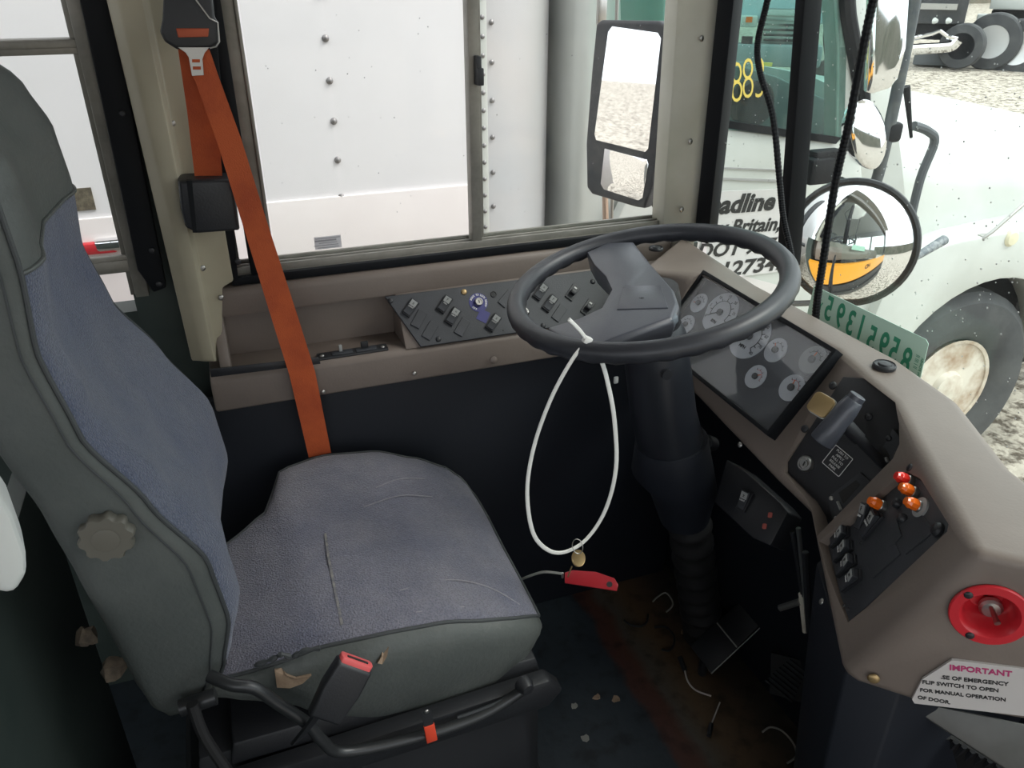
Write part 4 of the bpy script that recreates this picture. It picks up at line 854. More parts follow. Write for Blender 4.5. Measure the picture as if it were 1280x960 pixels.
# red webbing tag under the cushion
rt2 = thing('red_strap_tag', T(UY(538, 900, .785)), 'small red plastic tab on a black strap under the cushion edge', 'tab')
ta, tb_, tcn = UY(533, 888, .786), UY(536, 906, .784), UY(540, 926, .784)
obj('strap', ribbon([ta, tb_], (1, 0, 0), .014, .003), BLACK, rt2); obj('tab', ribbon([tb_, tcn], (1, 0, .1), .016, .005), mat('orange_red_tab', (.75, .07, .03), .5), rt2, bevel=.001); screw(rt2, frame(ta-Vector((0, .002, 0)), (1, 0, 0), (0, -1, 0)), .003, STEEL)

# ---- seat belt: guide, tongue, webbing, retractor
sbk = thing('seat_belt_buckle', T(UY(410, 880, .79)), 'black seat belt buckle with pink-red release button beside the cushion', 'buckle')
ba, bb_ = UY(440, 835, .775), UY(405, 885, .775)
dirb = (bb_-ba).normalized(); Mbk = frame(ba, dirb.cross(Vector((0, -1, .15))), Vector((0, -1, .15))); Mbk = frame(ba, -dirb.cross(Vector((0, -1, .25)).normalized()), Vector((0, -1, .25)))
vv = -(Mbk.inverted().to_3x3() @ dirb)
sg = 1 if vv.y > 0 else -1
obj('buckle_body', hull([(-.025, .008*sg), (.025, .008*sg), (.027, -.03*sg), (.022, -.076*sg), (-.022, -.076*sg), (-.027, -.03*sg)], ((.9, -.012), (1, -.007), (1, .007), (.9, .012))), BLACK, sbk, Mbk, bevel=.002)
obj('release_button', hull([(-.023, .003*sg), (.023, .003*sg), (.023, .014*sg), (-.023, .014*sg)], ((.9, -.009), (1, -.004), (1, .004), (.9, .009))), PINK, sbk, Mbk, bevel=.0015)
obj('slot', box((0, .0144*sg, .003), (.03, .002, .003)), INK, sbk, Mbk)
obj('stalk_strap', ribbon([bb_+Vector((0, .004, 0)), UY(388, 905, .785), UY(372, 925, .79)], (1, 0, .6), .022, .005), BLACK, sbk)
sbt = thing('seat_belt', T(UY(300, 250, 1.4)), 'orange three-point seat belt hanging from its pillar guide past the driver seat', 'seat belt')
Yb = 1.385
def beltq(c, th=.0014):   # quads between left/right edge pixels at depth Y
    rows = []
    for (xa, ya, xb_, yb, Y) in c:
        a, b = UY(xa, ya, Y), UY(xb_, yb, Y); rows.append([a, b, b+Vector((0, th, 0)), a+Vector((0, th, 0))])
    return loft(rows)
obj('front_webbing', beltq([(232, 60, 262, 62, 1.372), (240, 90, 272, 92, 1.368), (272, 180, 302, 175, 1.366), (303, 280, 333, 275, 1.366), (340, 400, 372, 395, 1.362), (362, 470, 394, 465, 1.362), (386, 572, 414, 566, 1.366)]), ORANGE, sbt)
obj('rear_webbing', beltq([(222, 58, 252, 60, 1.392), (234, 140, 272, 140, 1.398), (244, 226, 278, 222, 1.405), (246, 240, 280, 236, 1.41)]), ORANGE, sbt)
Mrt = frame(UY(264, 259, 1.39), (1, 0, 0), (0, -1, 0))
rtp = [L2(Mrt, x, y, .01) for x, y in ((222, 226), (250, 224), (292, 224), (300, 288), (246, 292), (232, 284), (226, 262))]
rtr = obj('retractor', hull(rtp, ((1, -.04), (1, .008), (.93, .014))), BLACK, sbt, Mrt, bevel=.003)
obj('retractor_band', prism([L2(Mrt, x, y, .016) for x, y in ((233, 226), (240, 226), (246, 291), (241, 291))], .005, .0155), GASKET, rtr, Mrt)
Mdr = frame(UY(238, 40, 1.37), (1, 0, 0), (0, -1, .05))
dr = [L2(Mdr, x, y) for x, y in ((206, -40), (262, -40), (268, 20), (273, 28), (273, 54), (264, 60), (222, 62), (206, 52), (200, 40), (203, 24))]
dro = obj('belt_guide', hull(dr, ((1, -.02), (1, .004), (.94, .008))), BLACK, sbt, Mdr, bevel=.003)
obj('guide_pad', hull([L2(Mdr, x, y) for x, y in ((219, 35), (262, 35), (261, 46), (222, 47))], ((1, .006), (.93, .0095))), mat('orange_pad', (.42, .08, .03), .6), dro, Mdr, bevel=.001)
obj('wire_bracket', tube([Mdr @ Vector((*L2(Mdr, x, y), .009)) for x, y in ((245, 0), (262, 23), (272, 28), (274, 52), (270, 58), (262, 60))], .0012, 6), STEEL, dro)
Mtn = frame(UY(247, 76, 1.358), (1, 0, 0), (0, -1, .05))
obj('tongue_plate', prism([L2(Mtn, x, y) for x, y in ((222, 59), (262, 59), (256, 66), (253, 74), (255, 94), (240, 95), (236, 72), (232, 66))], -.001, .001), STEEL, sbt, Mtn, bevel=.0004, seg=1)
for (x, y) in ((245, 76), (246, 85)): obj('tongue_slot', prism([L2(Mtn, x+a, y+b) for a, b in ((-5, -2), (5, -2), (5, 2), (-5, 2))], .0009, .0013), ORANGE, sbt, Mtn)
# green-grey partition behind the seat and white case at the left edge
pe = [UX(100, 745, -.33), UX(62, 975, -.33)]
part = struct('trim_9', loft([[Vector((-.33, pe[0].y, .78)), Vector((-.33, -.2, .78)), Vector((-.36, -.2, .78)), Vector((-.36, pe[0].y, .78))], [Vector((-.33, pe[0].y+.0, .0)), Vector((-.33, -.2, .0)), Vector((-.36, -.2, .0)), Vector((-.36, pe[0].y, .0))]]), GREENW, bevel=.004)
wc = thing('white_case', T(UY(5, 690, .45)), 'white plastic case with green lettering at the left edge of the view', 'case')
Mwc = frame(UY(-8, 690, .5), (1, 0, 0), (.25, -1, .1))
wcp = [L2(Mwc, x, y) for x, y in ((-60, 580), (-8, 606), (14, 640), (32, 690), (33, 715), (18, 739), (-2, 738), (-60, 700))]
obj('shell', hull(wcp, ((.95, -.05), (1, -.03), (1, 0), (.93, .006))), mat('white_case_plastic', (.6, .62, .6), .4), wc, Mwc, bevel=.004)
0 and obj('case_seam', tube([Mwc @ Vector((*L2(Mwc, x, y, .004), .005)) for x, y in ((-6, 612), (6, 650), (8, 690), (-4, 712))], .001, 6), GREENW, wc)
0 and text('lettering', 'AID', .02, DGREEN, wc, Mwc @ T((*L2(Mwc, -4, 645, .006), .007)) @ RZ(R(-75)))

# ================================================================== CABLES AT THE WINDSHIELD
def corr(nm, pix, X, r, lab):
    P_ = smooth_path([UX(x, y, X) for x, y in pix], 30); return obj(nm, tube(P_, r, 8, rf=lambda i: r*(1+(.10 if i % 2 else -.05))), GASKET, label=lab, cat='cable', ang=20)
corr('corrugated_cable', [(972, -50), (957, 10), (947, 55), (950, 90), (966, 145), (974, 220), (979, 270), (988, 312), (995, 350)], .95, .0055, 'thin corrugated black cable bowing to the left of the windshield post')
corr('corrugated_cable', [(1104, -50), (1085, 30), (1062, 150), (1044, 230), (1030, 320), (1021, 380), (1018, 430)], .93, .0062, 'corrugated black cable hanging to the right of the windshield post')
# rain spots on the panes
random.seed(8); dm = mat('dried_rain_spot', (.55, .57, .57), .3); dr_ = []; dr2 = []
for k in range(260):
    x, y = random.uniform(1015, 1275), random.uniform(5, 560); r_ = random.uniform(.0006, .0018); p = UX(x, y, h1.x+.004)
    dr_.append(xf(lathe([(r_, 0), (r_*.6, r_*.5)], 6), frame(p, (0, 1, 0), (-1, 0, 0))))
for k in range(70):
    x, y = random.uniform(905, 985), random.uniform(5, 290); r_ = random.uniform(.0006, .0015); a_ = random.random(); nn_ = (g1-h1).cross(Vector((0, 0, 1))).normalized(); nn_ = -nn_ if nn_.x > 0 else nn_
    dr_.append(xf(lathe([(r_, 0), (r_*.6, r_*.5)], 6), frame(UP(x, y, g1+nn_*.003, nn_), (0, 0, 1), nn_)))
obj('rain_spots', join(*dr_), dm, w3, kind='stuff')
for k in range(60):
    x, y = random.uniform(320, 815), random.uniform(5, 275); r_ = random.uniform(.0005, .0013)
    dr2.append(xf(lathe([(r_, 0), (r_*.6, r_*.5)], 6), frame(UY(x, y, WY+(-.003 if x < 590 else .013)), (1, 0, 0), (0, -1, 0))))
obj('rain_spots', join(*dr2), mat('dark_rain_spot', (.25, .25, .26), .4), ws, kind='stuff')
# ---- outside mirrors of the bus
def rot_frame(c, n, up=(0, 0, 1)):
    n = Vector(n).normalized(); u = Vector(up).cross(n).normalized(); return frame(c, u, n)
cm = UY(788, 142, 1.80); Mm = frame(cm, RT, (CAM-cm).normalized()+Vector((-.95, .14, -.1)))
mo = [L2(Mm, x, y) for x, y in ((748, 30), (754, 25), (826, 26), (838, 34), (838, 60), (828, 160), (818, 235), (808, 260), (796, 258), (742, 242), (736, 234), (735, 180), (742, 90))]
mi = [L2(Mm, x, y, .012) for x, y in ((765, 33), (822, 41), (826, 48), (810, 186), (806, 190), (745, 175), (743, 168), (760, 40))]
mi2 = [L2(Mm, x, y, .012) for x, y in ((755, 185), (808, 199), (810, 205), (803, 248), (798, 251), (754, 237), (750, 230))]
smr = thing('side_mirror', Mm, 'tall black-framed double side mirror outside the driver window', 'mirror')
obj('housing', hull(mo, ((.8, -.06), (1, -.02), (1, .006), (.97, .01))), mat('sun_faded_black', (.03, .032, .04), .5, bump=.2, bs=60, c2=(.05, .05, .055), cs=30), smr, Mm, bevel=.004)
obj('flat_mirror', prism(mi, .009, .0115), MIRR, smr, Mm); obj('convex_mirror', hull(mi2, ((1, .009), (.98, .0115), (.6, .0135))), MIRR, smr, Mm)
pa_ = UY(812, 262, 1.82); obj('mirror_arm', tube([pa_+Vector((-.0, 0, .05)), pa_+Vector((.06, -.02, -.06)), Vector((.98, 1.6, .80))], .016, 12), BLACK, smr)
# round cross-view mirror in front
cv_ = UY(1063, 304, 1.42); Mcv = frame(cv_, RT, (CAM-cv_).normalized()+Vector((-.32, -.12, -.05)))
rv_ = (UY(1122, 304, 1.42)-cv_).length*.97
cvm = thing('crossview_mirror', Mcv, 'round convex mirror in a black rim outside the windshield', 'mirror')
dome = [(rv_*math.sin(R(a))/math.sin(R(60)), rv_*(math.cos(R(a))-math.cos(R(60)))/math.sin(R(60))*.75) for a in range(60, 0, -4)]+[(.0005, rv_*(1-.5)/.866*.75)]
obj('convex_glass', lathe(dome, 48, False), MIRR, cvm, Mcv, ang=80)
obj('rim', tube([Vector(((rv_)*math.cos(2*PI*k/48), (rv_)*math.sin(2*PI*k/48), 0)) for k in range(48)], .006, 8, True), BLACK, cvm, Mcv) if False else obj('rim', tube([Mcv @ Vector(((rv_)*math.cos(2*PI*k/48), (rv_)*math.sin(2*PI*k/48), 0)) for k in range(48)], .009, 8, True), BLACK, cvm)
obj('back_shell', lathe([(rv_*.99, -.002), (rv_*.9, -.02), (rv_*.5, -.035), (.01, -.04)], 36), BLACK, cvm, Mcv)
ar = [UY(1118, 335, 1.45), UY(1150, 318, 1.47), UY(1180, 300, 1.5)]
obj('arm', tube(ar, .011, 12, rf=lambda i: (.009, .010, .013)[i]), mat('weathered_arm', (.12, .14, .16), .6, c2=(.35, .37, .38), cs=60), cvm)
obj('lower_strut', tube([UY(1052, 355, 1.46), UY(1038, 378, 1.42), Vector((1.06, 1.3, .8))], .007, 10), BLACK, cvm)

# ================================================================== OUTSIDE
gm = mat('gravel', (.5, .45, .38), .95, bump=1, bs=9, c2=(.1, .08, .06), cs=11, cmin=.47, cmax=.6, detail=10)
[n for n in gm.node_tree.nodes if n.type == 'BUMP'][0].inputs['Distance'].default_value = .04
struct('ground', box((12, 12, -1.05), (90, 90, .1)), gm, label='pale stony gravel yard')
# scattered stones near enough to read
random.seed(2); gs_ = []
for k in range(900):
    x, y = random.uniform(3.2, 11), random.uniform(1.2, 9)
    s = random.uniform(.015, .04)
    if 1.2 < x < 5.5 and 2.3 < y < 5: continue
    gs_.append(xf(lathe([(.5*s, -.4*s), (s, 0), (.55*s, .6*s)], 5), T((x, y, -1.0)) @ RZ(random.uniform(0, 6)) @ Matrix.Diagonal((1, random.uniform(.5, 1), random.uniform(.5, .9), 1))))
obj('loose_stones', join(*gs_), mat('stone', (.6, .56, .5), .9, c2=(.35, .3, .26), cs=1.5), kind='stuff', label='loose pale stones scattered over the gravel yard', cat='stones')
# ---- box trailer beside the bus
YT = 2.6; tr = thing('box_trailer', T((-1.5, 3.2, -1.0)), 'white riveted box trailer parked right beside the driver window', 'trailer')
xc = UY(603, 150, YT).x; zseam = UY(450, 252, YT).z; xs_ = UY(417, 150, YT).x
obj('side_panel', join(box((xs_-.0-1.5, YT+.01, 1.55), (3.0, .02, 3.0)),), TRAIL, tr)
obj('side_panel', join(box(((xs_+xc)/2, YT+.012, (zseam+3.05)/2), (xc-xs_, .02, 3.05-zseam))), TRAIL, tr)
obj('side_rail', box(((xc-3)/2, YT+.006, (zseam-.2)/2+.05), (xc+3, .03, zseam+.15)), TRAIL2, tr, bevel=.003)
obj('trailer_body', box(((xc-3)/2-.01, YT+1.2, 1.5), (xc+3-.02, 2.3, 3.1)), TRAIL, tr)
obj('corner_strip', box((xc, YT-.004, 1.5), (.03, .02, 3.1)), WPAINT, tr, bevel=.003)
nr = .36; arc = [(xc+nr*math.sin(R(a)), YT+.03+nr*(1-math.cos(R(a)))) for a in range(0, 91, 6)]
nose = arc+[(xc+nr, YT+2.3), (xc-.02, YT+2.3), (xc-.02, YT+.03)]
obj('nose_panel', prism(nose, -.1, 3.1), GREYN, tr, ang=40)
rvt = obj('rivet', lathe([(.011, 0), (.010, .004), (.005, .008), (.001, .009)], 10), RIV, tr, frame((xs_, YT-.0, 1.2), (1, 0, 0), (0, -1, 0)))
zr0 = UY(412, 101, YT).z
dzr = UY(407, 48, YT).z-zr0
for k in range(-7, 8):
    if k != 0: pass
    copy_of(rvt, frame((xs_, YT-.0, zr0+k*dzr), (1, 0, 0), (0, -1, 0)), tr) if k else setm(rvt, frame((xs_, YT, zr0), (1, 0, 0), (0, -1, 0)), tr)
    copy_of(rvt, frame((xs_-1.2, YT-.0, zr0+k*dzr), (1, 0, 0), (0, -1, 0)), tr)
for k in range(-12, 14): copy_of(rvt, frame((xc, YT-.014, zr0+k*dzr*.47), (1, 0, 0), (0, -1, 0)) @ Matrix.Scale(.7, 4), tr)
for k in range(-8, 9): copy_of(rvt, frame((xc+.045, YT+.03, zr0+.03+k*dzr), (1, 0, 0), (.1, -1, 0)) @ Matrix.Scale(.8, 4), tr)
obj('placard', box((0, 0, 0), (.055, .008, .065)), mat('brown_placard', (.1, .085, .06), .6, c2=(.2, .17, .12), cs=60), tr, T(UY(104, 249, YT)))
tlm = UY(128, 309, YT-.02)
tlp = obj('marker_lamp', box((tlm.x-.03, YT-.02, tlm.z), (.14, .03, .035)), REDP, tr, bevel=.008); obj('lamp_bezel', box((tlm.x+.04, YT-.02, tlm.z+.006), (.12, .035, .04)), CHROME, tr, bevel=.012)
# ---- semi truck: cab side, door glass, hood, fender, wheel
YS = 2.6
sm = thing('semi_truck', T((2.8, 3.6, -1.0)), 'white long-nosed semi truck parked beside the windshield, lettering on its door', 'truck')
def side(nm, pix, th, m, Y=YS, parent=None, bevel=.0, **k):
    P_ = [UY(x, y, Y) for x, y in pix]; g = prism([(p.x, p.z) for p in P_], 0, th); return obj(nm, ([(v[0], Y+v[2], v[1]) for v in g[0]], g[1]), m, parent or sm, bevel=bevel, **k)
side('door', [(830, 152), (900, 160), (1045, 178), (1075, 181), (1082, 265), (1100, 420), (800, 520), (760, 300)], .06, WPAINT, bevel=.01)
obj('cab_rear_panel', box(((1.215+1.56)/2, YS+.30, 1.0), (.345, .44, 3.6)), WPAINT, sm, bevel=.05, seg=4)
obj('grab_rail', tube([UY(750, 12, YS-.05), UY(757, 270, YS-.05), UY(757, 300, YS-.05)], .011, 10), mat('copper_rail', (.5, .36, .28), .4, .5), sm); obj('rail_bracket', box((0, 0, 0), (.035, .02, .09)), STEEL, sm, T(UY(752, 14, YS-.06)), bevel=.01)
obj('rail', tube([UY(772, -30, YS-.04), UY(764, 290, YS-.04)], .006, 8), STEEL, sm)
# a-pillar / cowl beyond the door
side('cowl', [(1045, 178), (1047, 60), (1040, -40), (1075, -120), (1098, -120), (1098, 60), (1120, 125), (1135, 260), (1150, 330), (1110, 400), (1080, 420), (1050, 300)], .08, WPAINT, Y=YS+.01, bevel=.01)
side('window_frame', [(820, 146), (905, 160), (1045, 180), (1052, 172), (905, 150), (822, 138)], .02, GASKET, Y=YS-.01)
side('door_glass', [(770, -250), (1040, -250), (1060, 0), (1055, 176), (905, 160), (780, 140)], .006, TGLASS, Y=YS+.01)
obj('pillar_trim', tube([UY(1050, -120, YS), UY(1060, 20, YS), UY(1078, 120, YS), UY(1078, 178, YS)], .03, 10), GASKET, sm)
# inside: dashboard of the truck and far side
P_ = [UY(x, y, YS+.5) for x, y in ((850, 75), (905, 78), (945, 90), (1010, 120), (1050, 140), (1050, 220), (850, 220))]
g = prism([(p.x, p.z) for p in P_], 0, 1.3); obj('cab_dashboard', ([(v[0], YS+.35+v[2], v[1]) for v in g[0]], g[1]), mat('grey_cab_interior', (.08, .1, .11), .6, c2=(.14, .16, .16), cs=4), sm, bevel=.02)
obj('cab_gauge_pod', xf(cyl(.09, .05, 24), RX(PI/2)), GASKET, sm, T(UY(935, 128, YS+.28)))
obj('cab_steering_wheel', tube([UY(890, 150, YS+.3), UY(905, 120, YS+.3), UY(930, 112, YS+.3), UY(945, 140, YS+.3)], .012, 8), GASKET, sm)
# far mirror loop seen through the cab
obj('far_mirror_loop', tube(smooth_path([UY(x, y, YS+1.9) for x, y in ((1056, 28), (1040, 32), (1036, 50), (1042, 95), (1050, 113), (1062, 116))], 5), .035, 10), GASKET, sm)
tb2 = YS-.0075
Mdo = frame(UY(935, 285, tb2), (1, 0, 0), (0, -1, 0))
plc = side('door_placard', [(880, 240), (982, 236), (986, 338), (876, 352)], .004, mat('placard_white', (.7, .68, .68), .6), Y=YS-.006)
def tfit(s, x0, y0, x1, y1, hpx, mm, Y=tb2, italic=False, bold=.0, nm='door_lettering'):
    a = UY(x0, y0, Y); b_p = UY(x1, y1, Y); o = text(nm, s, .1, mm, sm, T((0, 0, 0)), align='LEFT', bold=bold)
    vs = o.data.vertices; xs = [v.co.x for v in vs]; ys = [v.co.y for v in vs]; W_ = max(xs)-min(xs); H_ = .07
    hh = (UY(x0, y0-hpx/2, Y)-UY(x0, y0+hpx/2, Y)).length; L_ = (b_p-a).length; mx_ = min(xs)
    for v in vs:
        v.co.x = (v.co.x-mx_)*L_/W_; v.co.y = v.co.y*hh/H_
        if italic: v.co.x += v.co.y*.22
    u = b_p-a; setm(o, frame(a, u, (0, -1, 0)), sm); return o
tfit('Deadline', 866, 260, 970, 252, 22, INK, italic=True, bold=.004)
tfit('New Britain,', 866, 288, 977, 280, 17, INK, italic=True, bold=.003)
tfit('DOT 9371', 874, 315, 976, 306, 17, INK, italic=True, bold=.003)
tfit('127347', 905, 338, 985, 328, 17, INK, italic=True, bold=.003)
for k, (s, x, y) in enumerate((('3', 908, 110), ('8', 921, 106), ('8', 935, 101), ('3', 950, 100))): text('window_number', s, .21, YWRITE, sm, frame(UY(x, y, YS+.004), (1, 0, 0), (0, -1, 0)) @ RZ(R(10)), bold=-.004, sx=.55)
side('body_crease', [(880, 221), (985, 225), (985, 228), (880, 224)], .004, mat('grey_line', (.4, .4, .4), .6), Y=YS-.004)
side('body_crease', [(880, 208), (985, 212), (985, 214), (880, 210)], .004, bpy.data.materials['grey_line'], Y=YS-.004)
# hood as a loft along X
hz = UY(1150, 140, 3.0)
def hsec(x, zt_h, yn, yf, zb_):
    c = (yn+yf)/2; w_ = (yf-yn)/2; P2_ = []
    for i in range(20):
        a = PI*i/19; e = .55; u = math.copysign(abs(math.cos(a))**e, math.cos(a)); v = math.sin(a)**.6; P2_.append(Vector((x, c-u*w_, zb_+(zt_h-zb_)*v)))
    return P2_+[Vector((x, yf, zb_-.25)), Vector((x, yn, zb_-.25))]
obj('hood', loft([hsec(2.62, .98, YS+.05, 4.6, .42), hsec(3.1, .90, YS+.12, 4.55, .34), hsec(3.7, .80, YS+.16, 4.5, .26), hsec(4.4, .66, YS+.22, 4.4, .12), hsec(4.9, .46, YS+.4, 4.25, -.05), hsec(5.1, .1, YS+.6, 4.0, -.2)]), WPAINT, sm, ang=60)
# fender with a wheel arch
WCp = Vector((UY(1198, 484, YS).x, YS, UY(1198, 484, YS).z)); 
arcp = []; ra_ = .60
for a in range(180, -1, -9): arcp.append((WCp.x+ra_*math.cos(R(a)), WCp.z+ra_*math.sin(R(a))))
outer = [(WCp.x+ra_+.5, WCp.z+.05), (WCp.x+ra_+.55, .05), (WCp.x+ra_+.2, .3), (WCp.x+.2, .36), (WCp.x-.3, .34), (WCp.x-ra_-.05, .3), (WCp.x-ra_-.12, .0), (WCp.x-ra_-.1, WCp.z)]
g = prism(arcp+outer, 0, .25); obj('fender', ([(v[0], YS-.05+v[2], v[1]) for v in g[0]], g[1]), WPAINT, sm, bevel=.012)
obj('arch_liner', box((WCp.x, YS+.6, WCp.z+.25), (1.15, .7, .7)), GASKET, sm)
obj('chassis', box((3.2, 3.6, -.55), (3.6, .9, .5)), GASKET, sm)
Mwh = frame(WCp+Vector((-.07, .09, .0)), (1, 0, 0), (0, -1, 0))
ty = lathe([(.30, -.12), (.46, -.13), (.515, -.10), (.52, 0), (.515, .06), (.47, .10), (.38, .11), (.29, .085), (.265, .06), (.265, -.1)], 48)
twh = obj('front_tyre', ty, TYRE, sm, Mwh, ang=30)
obj('rim', lathe([(.262, .072), (.268, .083), (.25, .08), (.235, .02), (.22, -.02), (.19, -.02), (.16, .04), (.10, .06), (.085, .10), (.03, .11), (.001, .11)], 40), RUSTW, twh, Mwh)
for k in range(10): obj('wheel_nut', cyl(.014, .03, 6), RIV, twh, Mwh @ RZ(2*PI*k/10) @ T((.205, 0, .0)))
# hood fittings
hl = UY(1262, 297, YS-.04); obj('marker_lamp', xf(lathe([(.04, 0), (.04, .012), (.03, .022), (.001, .025)], 24), Matrix.Identity(4)), mat('amber_cream_lens', (.8, .75, .55), .3), sm, frame(hl+Vector((0, -.0, 0)), (1, 0, 0), (0, -1, 0)))
obj('hood_latch', tube([UY(1225, 300, YS-.04), UY(1240, 290, YS-.06), UY(1290, 246, YS-.02)], .008, 8), STEEL, sm); obj('latch_hook', box((0, 0, 0), (.05, .03, .04)), STEEL, sm, T(UY(1228, 298, YS-.03)), bevel=.008)
obj('hood_handle', tube(smooth_path([UY(x, y, YS-.05) for x, y in ((1142, 157), (1160, 164), (1168, 178), (1150, 225), (1135, 290))], 5), .018, 10), mat('faded_handle', (.08, .09, .1), .6), sm)
obj('antenna_stub', tube([UY(1133, 108, YS-.1), UY(1139, 172, YS-.1)], .008, 8, rf=lambda i: (.014, .006)[i]), GASKET, sm)
# truck mirrors on a tube arm
tm = thing('truck_mirror_set', T(UY(1100, 100, 2.3)), 'chrome west-coast mirror and small round mirror on a black tube arm of the white truck', 'mirror')
YM = 2.3
obj('arm', tube(smooth_path([UY(x, y, YM) for x, y in ((1152, -60), (1140, 20), (1118, 130), (1100, 210), (1092, 232), (1080, 239), (1050, 228))], 5), .021, 12), mat('arm_paint', (.06, .07, .08), .5, c2=(.11, .12, .12), cs=20), tm)
obj('arm_joint', box((0, 0, 0), (.10, .06, .09)), GASKET, tm, T(UY(1022, 213, YM)), bevel=.01); obj('arm_clamp', box((0, 0, 0), (.06, .05, .07)), GASKET, tm, T(UY(1115, 165, YM)), bevel=.015)
Mmb = frame(UY(1100, 50, YM-.03), RT*1+Vector((0, .0, 0)), (CAM-UY(1100, 50, YM)).normalized()+RT*.5)
obj('tall_mirror', hull([L2(Mmb, x, y) for x, y in ((1090, -60), (1140, -60), (1132, 60), (1122, 98), (1112, 110), (1090, 117), (1083, 115), (1086, 60))], ((.96, -.03), (1, 0), (.96, .004), (.6, .012))), CHROME, tm, Mmb, ang=50)
Mmc = frame(UY(1084, 168, YM-.03), RT, (CAM-UY(1084, 168, YM)).normalized()+RT*.7)
obj('round_mirror', hull([L2(Mmc, 1085+23*math.cos(a)+ -4*math.sin(a), 168-44*math.sin(a)) for a in [2*PI*i/28 for i in range(28)]], ((.9, -.05), (1, 0), (.92, .008), (.6, .016), (.2, .02))), CHROME, tm, Mmc, ang=60)
obj('bracket_box', box((0, 0, 0), (.12, .06, .1)), GASKET, tm, T(UY(1030, 205, YM+.02)), bevel=.01)
# ---- distant trucks
def wheel(parent, c, r, rimm=mat('polished_rim', (.7, .7, .7), .35, .5), depth=.3):
    Mw = frame(c, (.5, -.85, 0), (-.85, -.5, 0)); t_ = obj('tyre', lathe([(r*.55, -depth/2), (r*.94, -depth/2), (r, -depth*.35), (r, depth*.35), (r*.94, depth/2), (r*.6, depth/2), (r*.55, depth*.4)], 32), TYRE, parent, Mw, ang=30)
    obj('rim', lathe([(r*.56, depth*.45), (r*.58, depth*.47), (r*.5, depth*.4), (r*.4, depth*.15), (r*.2, depth*.2), (.001, depth*.25)], 28), rimm, t_, Mw); return t_
pt = thing('wrecked_truck', T(UZ(1180, 80, -1)), 'dark wrecked truck with a crumpled chrome bumper in the yard', 'truck')
def far(x, y, D_): # point at horizontal distance D_ along pixel ray
    d_ = ray(x, y); return CAM+d_*(D_/math.hypot(d_.x, d_.y))
def farbox(nm, x0, y0, x1, y1, D_, dep, m, parent, bevel=.03):
    a, b_p = far(x0, y1, D_), far(x1, y1, D_); t_ = far((x0+x1)/2, y0, D_); u = (b_p-a); wv = u.length; Mq_ = frame((a+b_p)/2, (u.x, u.y, 0), (0, 0, 1)); h_ = max(.02, t_.z-a.z)
    return obj(nm, box((0, dep/2, h_/2), (wv, dep, h_)), m, parent, Mq_, bevel=bevel)
DK = mat('dark_truck_paint', (.03, .035, .04), .35, c2=(.06, .06, .065), cs=1.5)
farbox('body', 1138, -60, 1205, 30, 24, 3, DK, pt); farbox('engine_bay', 1140, 20, 1200, 50, 24.2, 2, GASKET, pt)
farbox('lower_apron', 1140, 62, 1192, 82, 24.2, 1.5, mat('apron', (.1, .11, .12), .7), pt)
ppb = [far(x, y, 23.6) for x, y in ((1141, 62), (1155, 61), (1175, 60), (1190, 58), (1198, 50))]; obj('bumper', tube(smooth_path(ppb, 4), .13, 10), CHROME, pt)
obj('bent_bumper_top', tube([far(x, y, 23.55) for x, y in ((1143, 48), (1165, 43), (1175, 39), (1184, 46), (1197, 49))], .05, 6), CHROME, pt, ang=10)
for x in (1168, 1185): obj('headlamp_bulb', xf(lathe([(.08, 0), (.05, .08), (.001, .1)], 8), RX(PI/2)), WPAINT, pt, T(far(x, 26, 23.9)))
farbox('windshield_band', 1150, 5, 1196, 12, 23.9, .1, STEEL, pt, .0)
pwc = far(1202, 60, 24); pwc.z = -.45; wheel(pt, pwc, .52, GASKET)
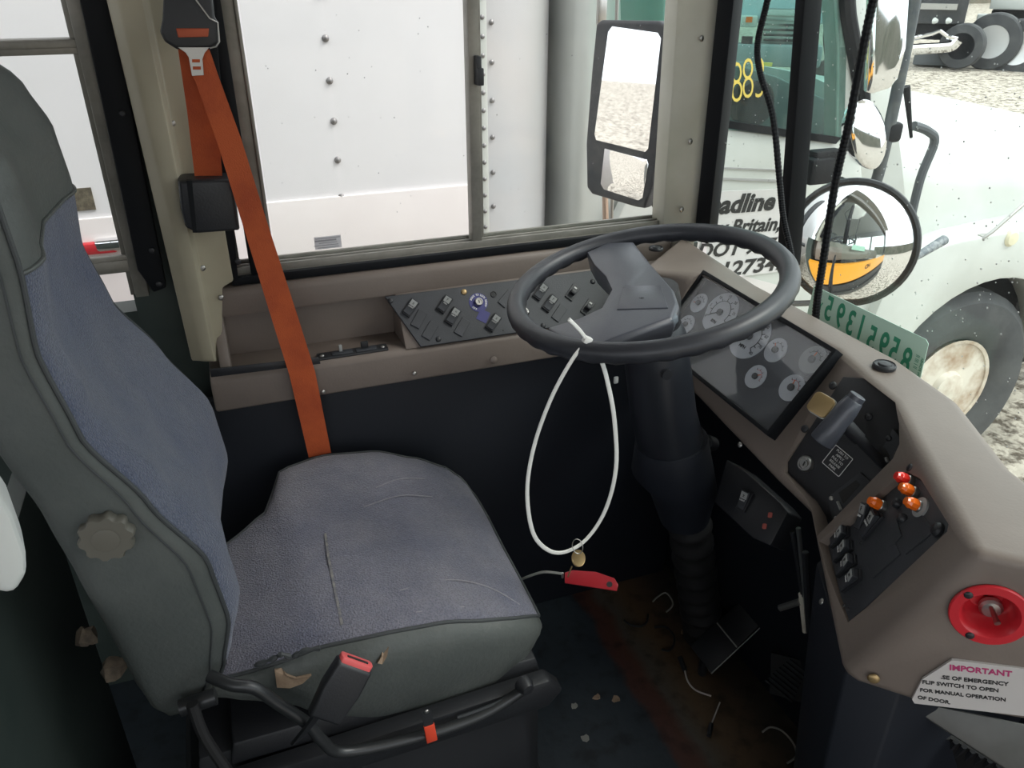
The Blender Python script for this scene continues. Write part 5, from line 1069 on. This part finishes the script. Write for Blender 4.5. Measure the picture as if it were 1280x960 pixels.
tt = thing('tandem_truck', T(UZ(1245, 80, -1)), 'white truck chassis with two polished tandem wheels at the top right', 'truck')
for x, y in ((1241, 52), (1272, 60), (1305, 68)):
    c = far(x, y, 24.5); wheel(tt, c, .66)
farbox('frame_rail', 1236, -10, 1300, 12, 25.3, 1.0, WPAINT, tt); farbox('mud_flap', 1214, 18, 1232, 50, 25.2, .3, WPAINT, tt); farbox('axle_shadow_box', 1228, 14, 1290, 60, 26, .6, GASKET, tt)
# grille of another truck seen through the cab glass
gt = thing('grille_truck', T(UZ(975, 110, -1)), 'pale blue truck with a wide slatted chrome grille seen through the semi cab', 'truck')
PB_ = mat('pale_blue_paint', (.5, .62, .68), .4)
farbox('cab', 905, -60, 1035, 30, 15.2, 2.0, PB_, gt, .1); farbox('grille_frame', 950, 12, 1003, 58, 15.0, .4, STEEL, gt, .03)
for k in range(6): farbox('grille_bar', 954, 17+6.5*k, 999, 19.5+6.5*k, 14.9, .08, CHROME, gt, .0)
farbox('headlamp', 921, 20, 946, 34, 14.95, .3, WPAINT, gt, .03); farbox('turn_signal', 932, 21, 940, 28, 14.85, .1, ORL, gt, .0); farbox('bumper', 912, 58, 1025, 84, 14.8, .4, mat('grey_bumper', (.25, .28, .3), .5), gt, .05); farbox('fog_lamp_hole', 926, 46, 940, 56, 14.85, .1, GASKET, gt, .0)
wq = far(1048, 78, 15.3); wq.z = -.5; wheel(gt, wq, .5, GASKET); wq = far(915, 90, 15.3); wq.z = -.5; wheel(gt, wq, .5, GASKET)
farbox('tow_hook', 953, 79, 965, 83, 14.6, .1, YWRITE, gt, .0)
bt_ = thing('added_yard_building', T((24, 40, -1)), 'added low brown building round the yard, there for dark reflections', 'building')  # added building: its walls give chrome and windows a dark band to reflect
obj('reflection_wall', box((20, -26, 1.5), (60, 1.0, 5.0)), mat('weathered_siding', (.16, .15, .12), .8, c2=(.09, .1, .07), cs=.4), bt_)
obj('wall', box((24, 42, 1.2), (70, 1.0, 4.5)), mat('brown_siding', (.2, .17, .13), .8, c2=(.12, .12, .09), cs=.5), bt_)
